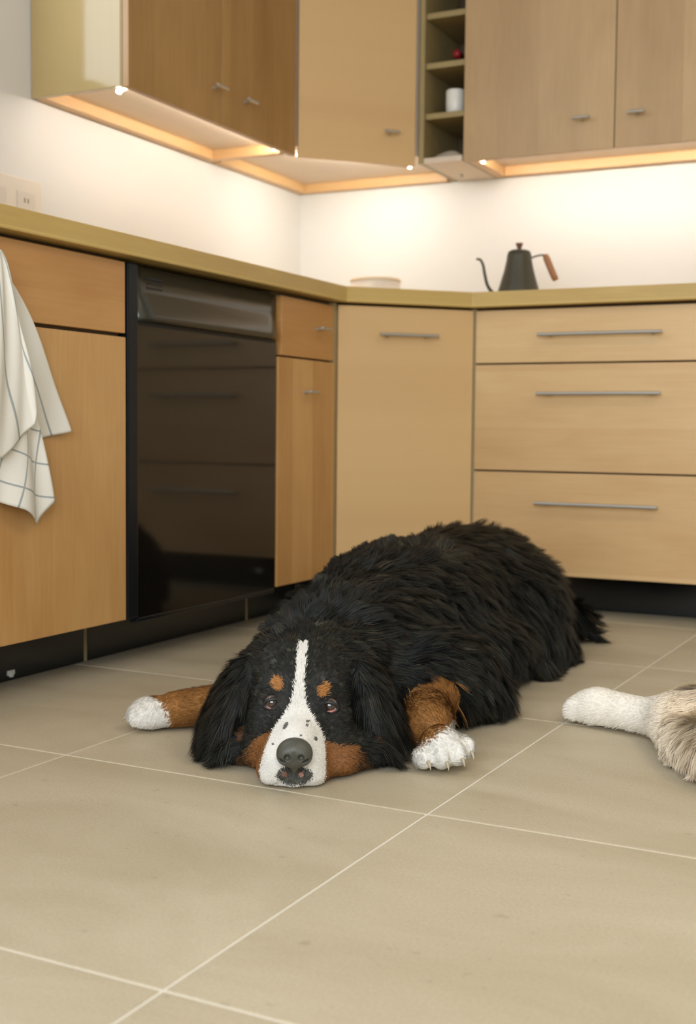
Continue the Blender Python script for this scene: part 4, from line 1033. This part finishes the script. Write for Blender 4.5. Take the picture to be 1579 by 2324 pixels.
# claws
m_claw = mat('horn_claw', (0.42, 0.37, 0.26), 0.35)
for t_ in toesR:
    bm = bmesh.new(); p0 = t_+RF*0.018+np.array((0, 0, -0.002))
    tube(bm, catmull([tuple(p0), tuple(p0+RF*0.007+np.array((0, 0, -0.002))), tuple(p0+RF*0.012+np.array((0, 0, -0.010)))], 4), [0.0034, 0.0033, 0.0031, 0.0028, 0.0025, 0.0021, 0.0016, 0.0011, 0.0006], 8)
    parts.append(obj('claw', bm, m_claw, dog, True))
for dx, dy in ((-0.018, 0.021), (-0.025, 0.004), (-0.022, -0.013)):
    d_ = nrm(np.array((dx, dy, 0.0))); p0 = LP+np.array((dx, dy, -0.006))+d_*0.013; bm = bmesh.new()
    tube(bm, [tuple(p0), tuple(p0+d_*0.006+np.array((0, 0, -0.003))), tuple(p0+d_*0.009+np.array((0, 0, -0.008)))], [0.003, 0.0022, 0.0006], 8)
    parts.append(obj('claw', bm, m_claw, dog, True))
for p_ in parts:
    if p_ is not None: p_.matrix_parent_inverse = inv

# ---- the cream dog: hind foot and tail reach into the picture, the rest lies beyond the right edge
f2 = Field((0, 0, 0), (1, 0, 0), (0, 1, 0), (0, 0, 1), np.concatenate([np.arange(1.50, 1.95, 0.006), np.arange(1.95, 3.75, 0.012)]), np.arange(-2.80, -1.45, 0.0095), np.arange(-0.006, 0.42, 0.008))
f2.cap((1.630, -1.858, 0.034), (1.752, -1.903, 0.036), 0.033, 0.030, k=0.02)
f2.ell((1.620, -1.856, 0.032), (0.048, 0.036, 0.032), rotm(-0.35), k=0.015)
for dx, dy in ((-0.034, 0.022), (-0.040, 0.004), (-0.034, -0.014)): f2.ell((1.618+dx, -1.858+dy, 0.026), (0.018, 0.012, 0.020), rotm(-0.3), k=0.006)
f2.cap((1.757, -1.912, 0.042), (1.810, -2.035, 0.034), 0.034, 0.032, k=0.03)
f2.cap((1.812, -2.040, 0.034), (1.93, -2.14, 0.050), 0.030, 0.055, k=0.03)
f2.cap((1.800, -1.950, 0.050), (2.02, -1.960, 0.070), 0.048, 0.075, k=0.04)
f2.ell((2.18, -1.98, 0.11), (0.20, 0.15, 0.10), k=0.05)
f2.ell((2.38, -2.05, 0.14), (0.24, 0.19, 0.14), k=0.05)
f2.ell((2.70, -2.16, 0.15), (0.32, 0.19, 0.15), k=0.05)
f2.ell((3.00, -2.25, 0.14), (0.20, 0.18, 0.14), k=0.05)
f2.cap((3.05, -2.27, 0.15), (3.28, -2.34, 0.14), 0.11, 0.085, k=0.05)
f2.ell((3.36, -2.36, 0.12), (0.10, 0.085, 0.080), k=0.04)
f2.cap((3.40, -2.38, 0.085), (3.54, -2.43, 0.050), 0.050, 0.036, k=0.03)
f2.ell((3.34, -2.45, 0.09), (0.035, 0.022, 0.065), k=0.01); f2.ell((3.30, -2.27, 0.09), (0.035, 0.022, 0.065), k=0.01)
f2.cap((3.05, -2.38, 0.06), (3.20, -2.62, 0.035), 0.06, 0.032, k=0.04); f2.ell((3.235, -2.66, 0.028), (0.045, 0.05, 0.028), k=0.02)
f2.cap((3.10, -2.15, 0.06), (3.42, -2.12, 0.035), 0.06, 0.032, k=0.04); f2.ell((3.47, -2.12, 0.028), (0.05, 0.036, 0.028), k=0.02)
tg = [(2.22, -1.82, 0.055), (2.08, -1.68, 0.034), (1.92, -1.62, 0.022), (1.76, -1.61, 0.016)]
for i in range(3): f2.cap(tg[i], tg[i+1], 0.030-0.006*i, 0.024-0.006*i, k=0.02)
f2.floorcut(0.0035)
GP, GF = f2.surface(); GP = relax(GP, GF, 2, 0.5); GP[:, 2] = np.maximum(GP[:, 2], 0.0022)
def tail2(P_):
    d = np.full(len(P_), 9.0)
    for i in range(3): d = np.minimum(d, seg_d(P_, np.array(tg[i]), np.array(tg[i+1])))
    return (d < 0.045) & (P_[:, 1] > -1.80) & (P_[:, 0] < 2.2)
def g_colour(P_, N_=None, R=None, skin=False):
    R = R or np.random.default_rng(5); n = len(P_); j = R.normal(size=n)
    t = sst(P_[:, 0], 1.72, 1.95)*0.45+0.14*np.sin(40*P_[:, 1]+22*P_[:, 2]+13*P_[:, 0])*sst(P_[:, 0], 1.70, 1.78)+0.08*np.abs(j)*sst(P_[:, 0], 1.72, 1.80)
    c = (np.array((0.88, 0.84, 0.75))[None]+np.array((0.05, 0.0, -0.07))[None]*sst(P_[:, 0], 1.72, 1.80)[:, None])*(1-np.clip(t, 0, 1))[:, None]+np.array((0.82, 0.65, 0.45))[None]*np.clip(t, 0, 1)[:, None]
    tm = tail2(P_); c[tm] = np.array((0.66, 0.46, 0.26))*(1+0.12*np.clip(j, -2, 2))[tm][:, None]
    return np.clip(c*(1+0.05*np.clip(j, -2, 2))[:, None], 0, 1)
def g_len(P_, N_):
    x, y, z = P_.T; l = 0.009+0.038*sst(x, 1.75, 1.85)+0.0*z; return np.where(tail2(P_), 0.055, l)
def g_flow(P_, N_):
    x, y, z = P_.T; foot = (x < 1.775)[:, None]
    v = np.where(foot, np.array((-0.8, 0.35, -0.15)), np.stack([0.25+0*x, -0.35+0*x, -0.55+0*x], 1))
    v = np.where((sst(x, 1.78, 1.9) > 0)[:, None], np.stack([-0.55+0.3*np.sin(11*y), -0.45+0*x, -0.25+0*x], 1), v)
    return np.where(tail2(P_)[:, None], np.array((-0.9, 0.15, -0.1)), v)
gd = tag(empty('dog', (2.4, -2.0, 0)), 'cream-coloured dog at the right edge, only its pale foot and fluffy leg in view', 'dog')
ginv = Matrix.Translation(-Vector(gd.location)); gparts = []
gb = bpy.data.objects.new('body', fast_mesh('body', GP, GF, g_colour(GP, skin=True))); C.objects.link(gb); gb.parent = gd; gb.data.materials.append(m_skin); gparts.append(gb)
m_fur2 = fur_mat('cream_fur', 0.6, 0.25)
gparts.append(fur('coat', GP, GF, 62000, lambda P_, N_: (P_[:, 2] > 0.004)*(N_[:, 2] > -0.85)*np.where(P_[:, 0] < 2.0, 9.0, 0.8), g_flow, g_len, lambda P_, N_: np.where(P_[:, 0] < 1.76, 0.35, 0.45), g_colour,
    lambda P_: np.where(P_[:, 0] < 1.78, 0.0011, 0.0016), lambda P_: np.where(P_[:, 0] < 1.78, 0.0003, 0.004), 2600, lambda P_: np.where(P_[:, 0] < 1.76, 0.3, 0.5), m_fur2, gd, 21, droop=lambda P_: np.full(len(P_), 0.3)))
bm = bmesh.new(); bmesh.ops.create_uvsphere(bm, u_segments=20, v_segments=14, radius=0.022)
for v in bm.verts: v.co = Vector((v.co.x*0.7+3.572, v.co.y-2.441, v.co.z*0.8+0.058))
gparts.append(obj('nose', bm, m_nose, gd, True))
for yy in (-0.045, 0.045):
    bm = bmesh.new(); bmesh.ops.create_uvsphere(bm, u_segments=20, v_segments=14, radius=0.012)
    for v in bm.verts: v.co += Vector((3.425+0.3*yy*-1, -2.385+yy, 0.148))
    gparts.append(obj('eye', bm, m_eye, gd, True))
for p_ in gparts: p_.matrix_parent_inverse = ginv
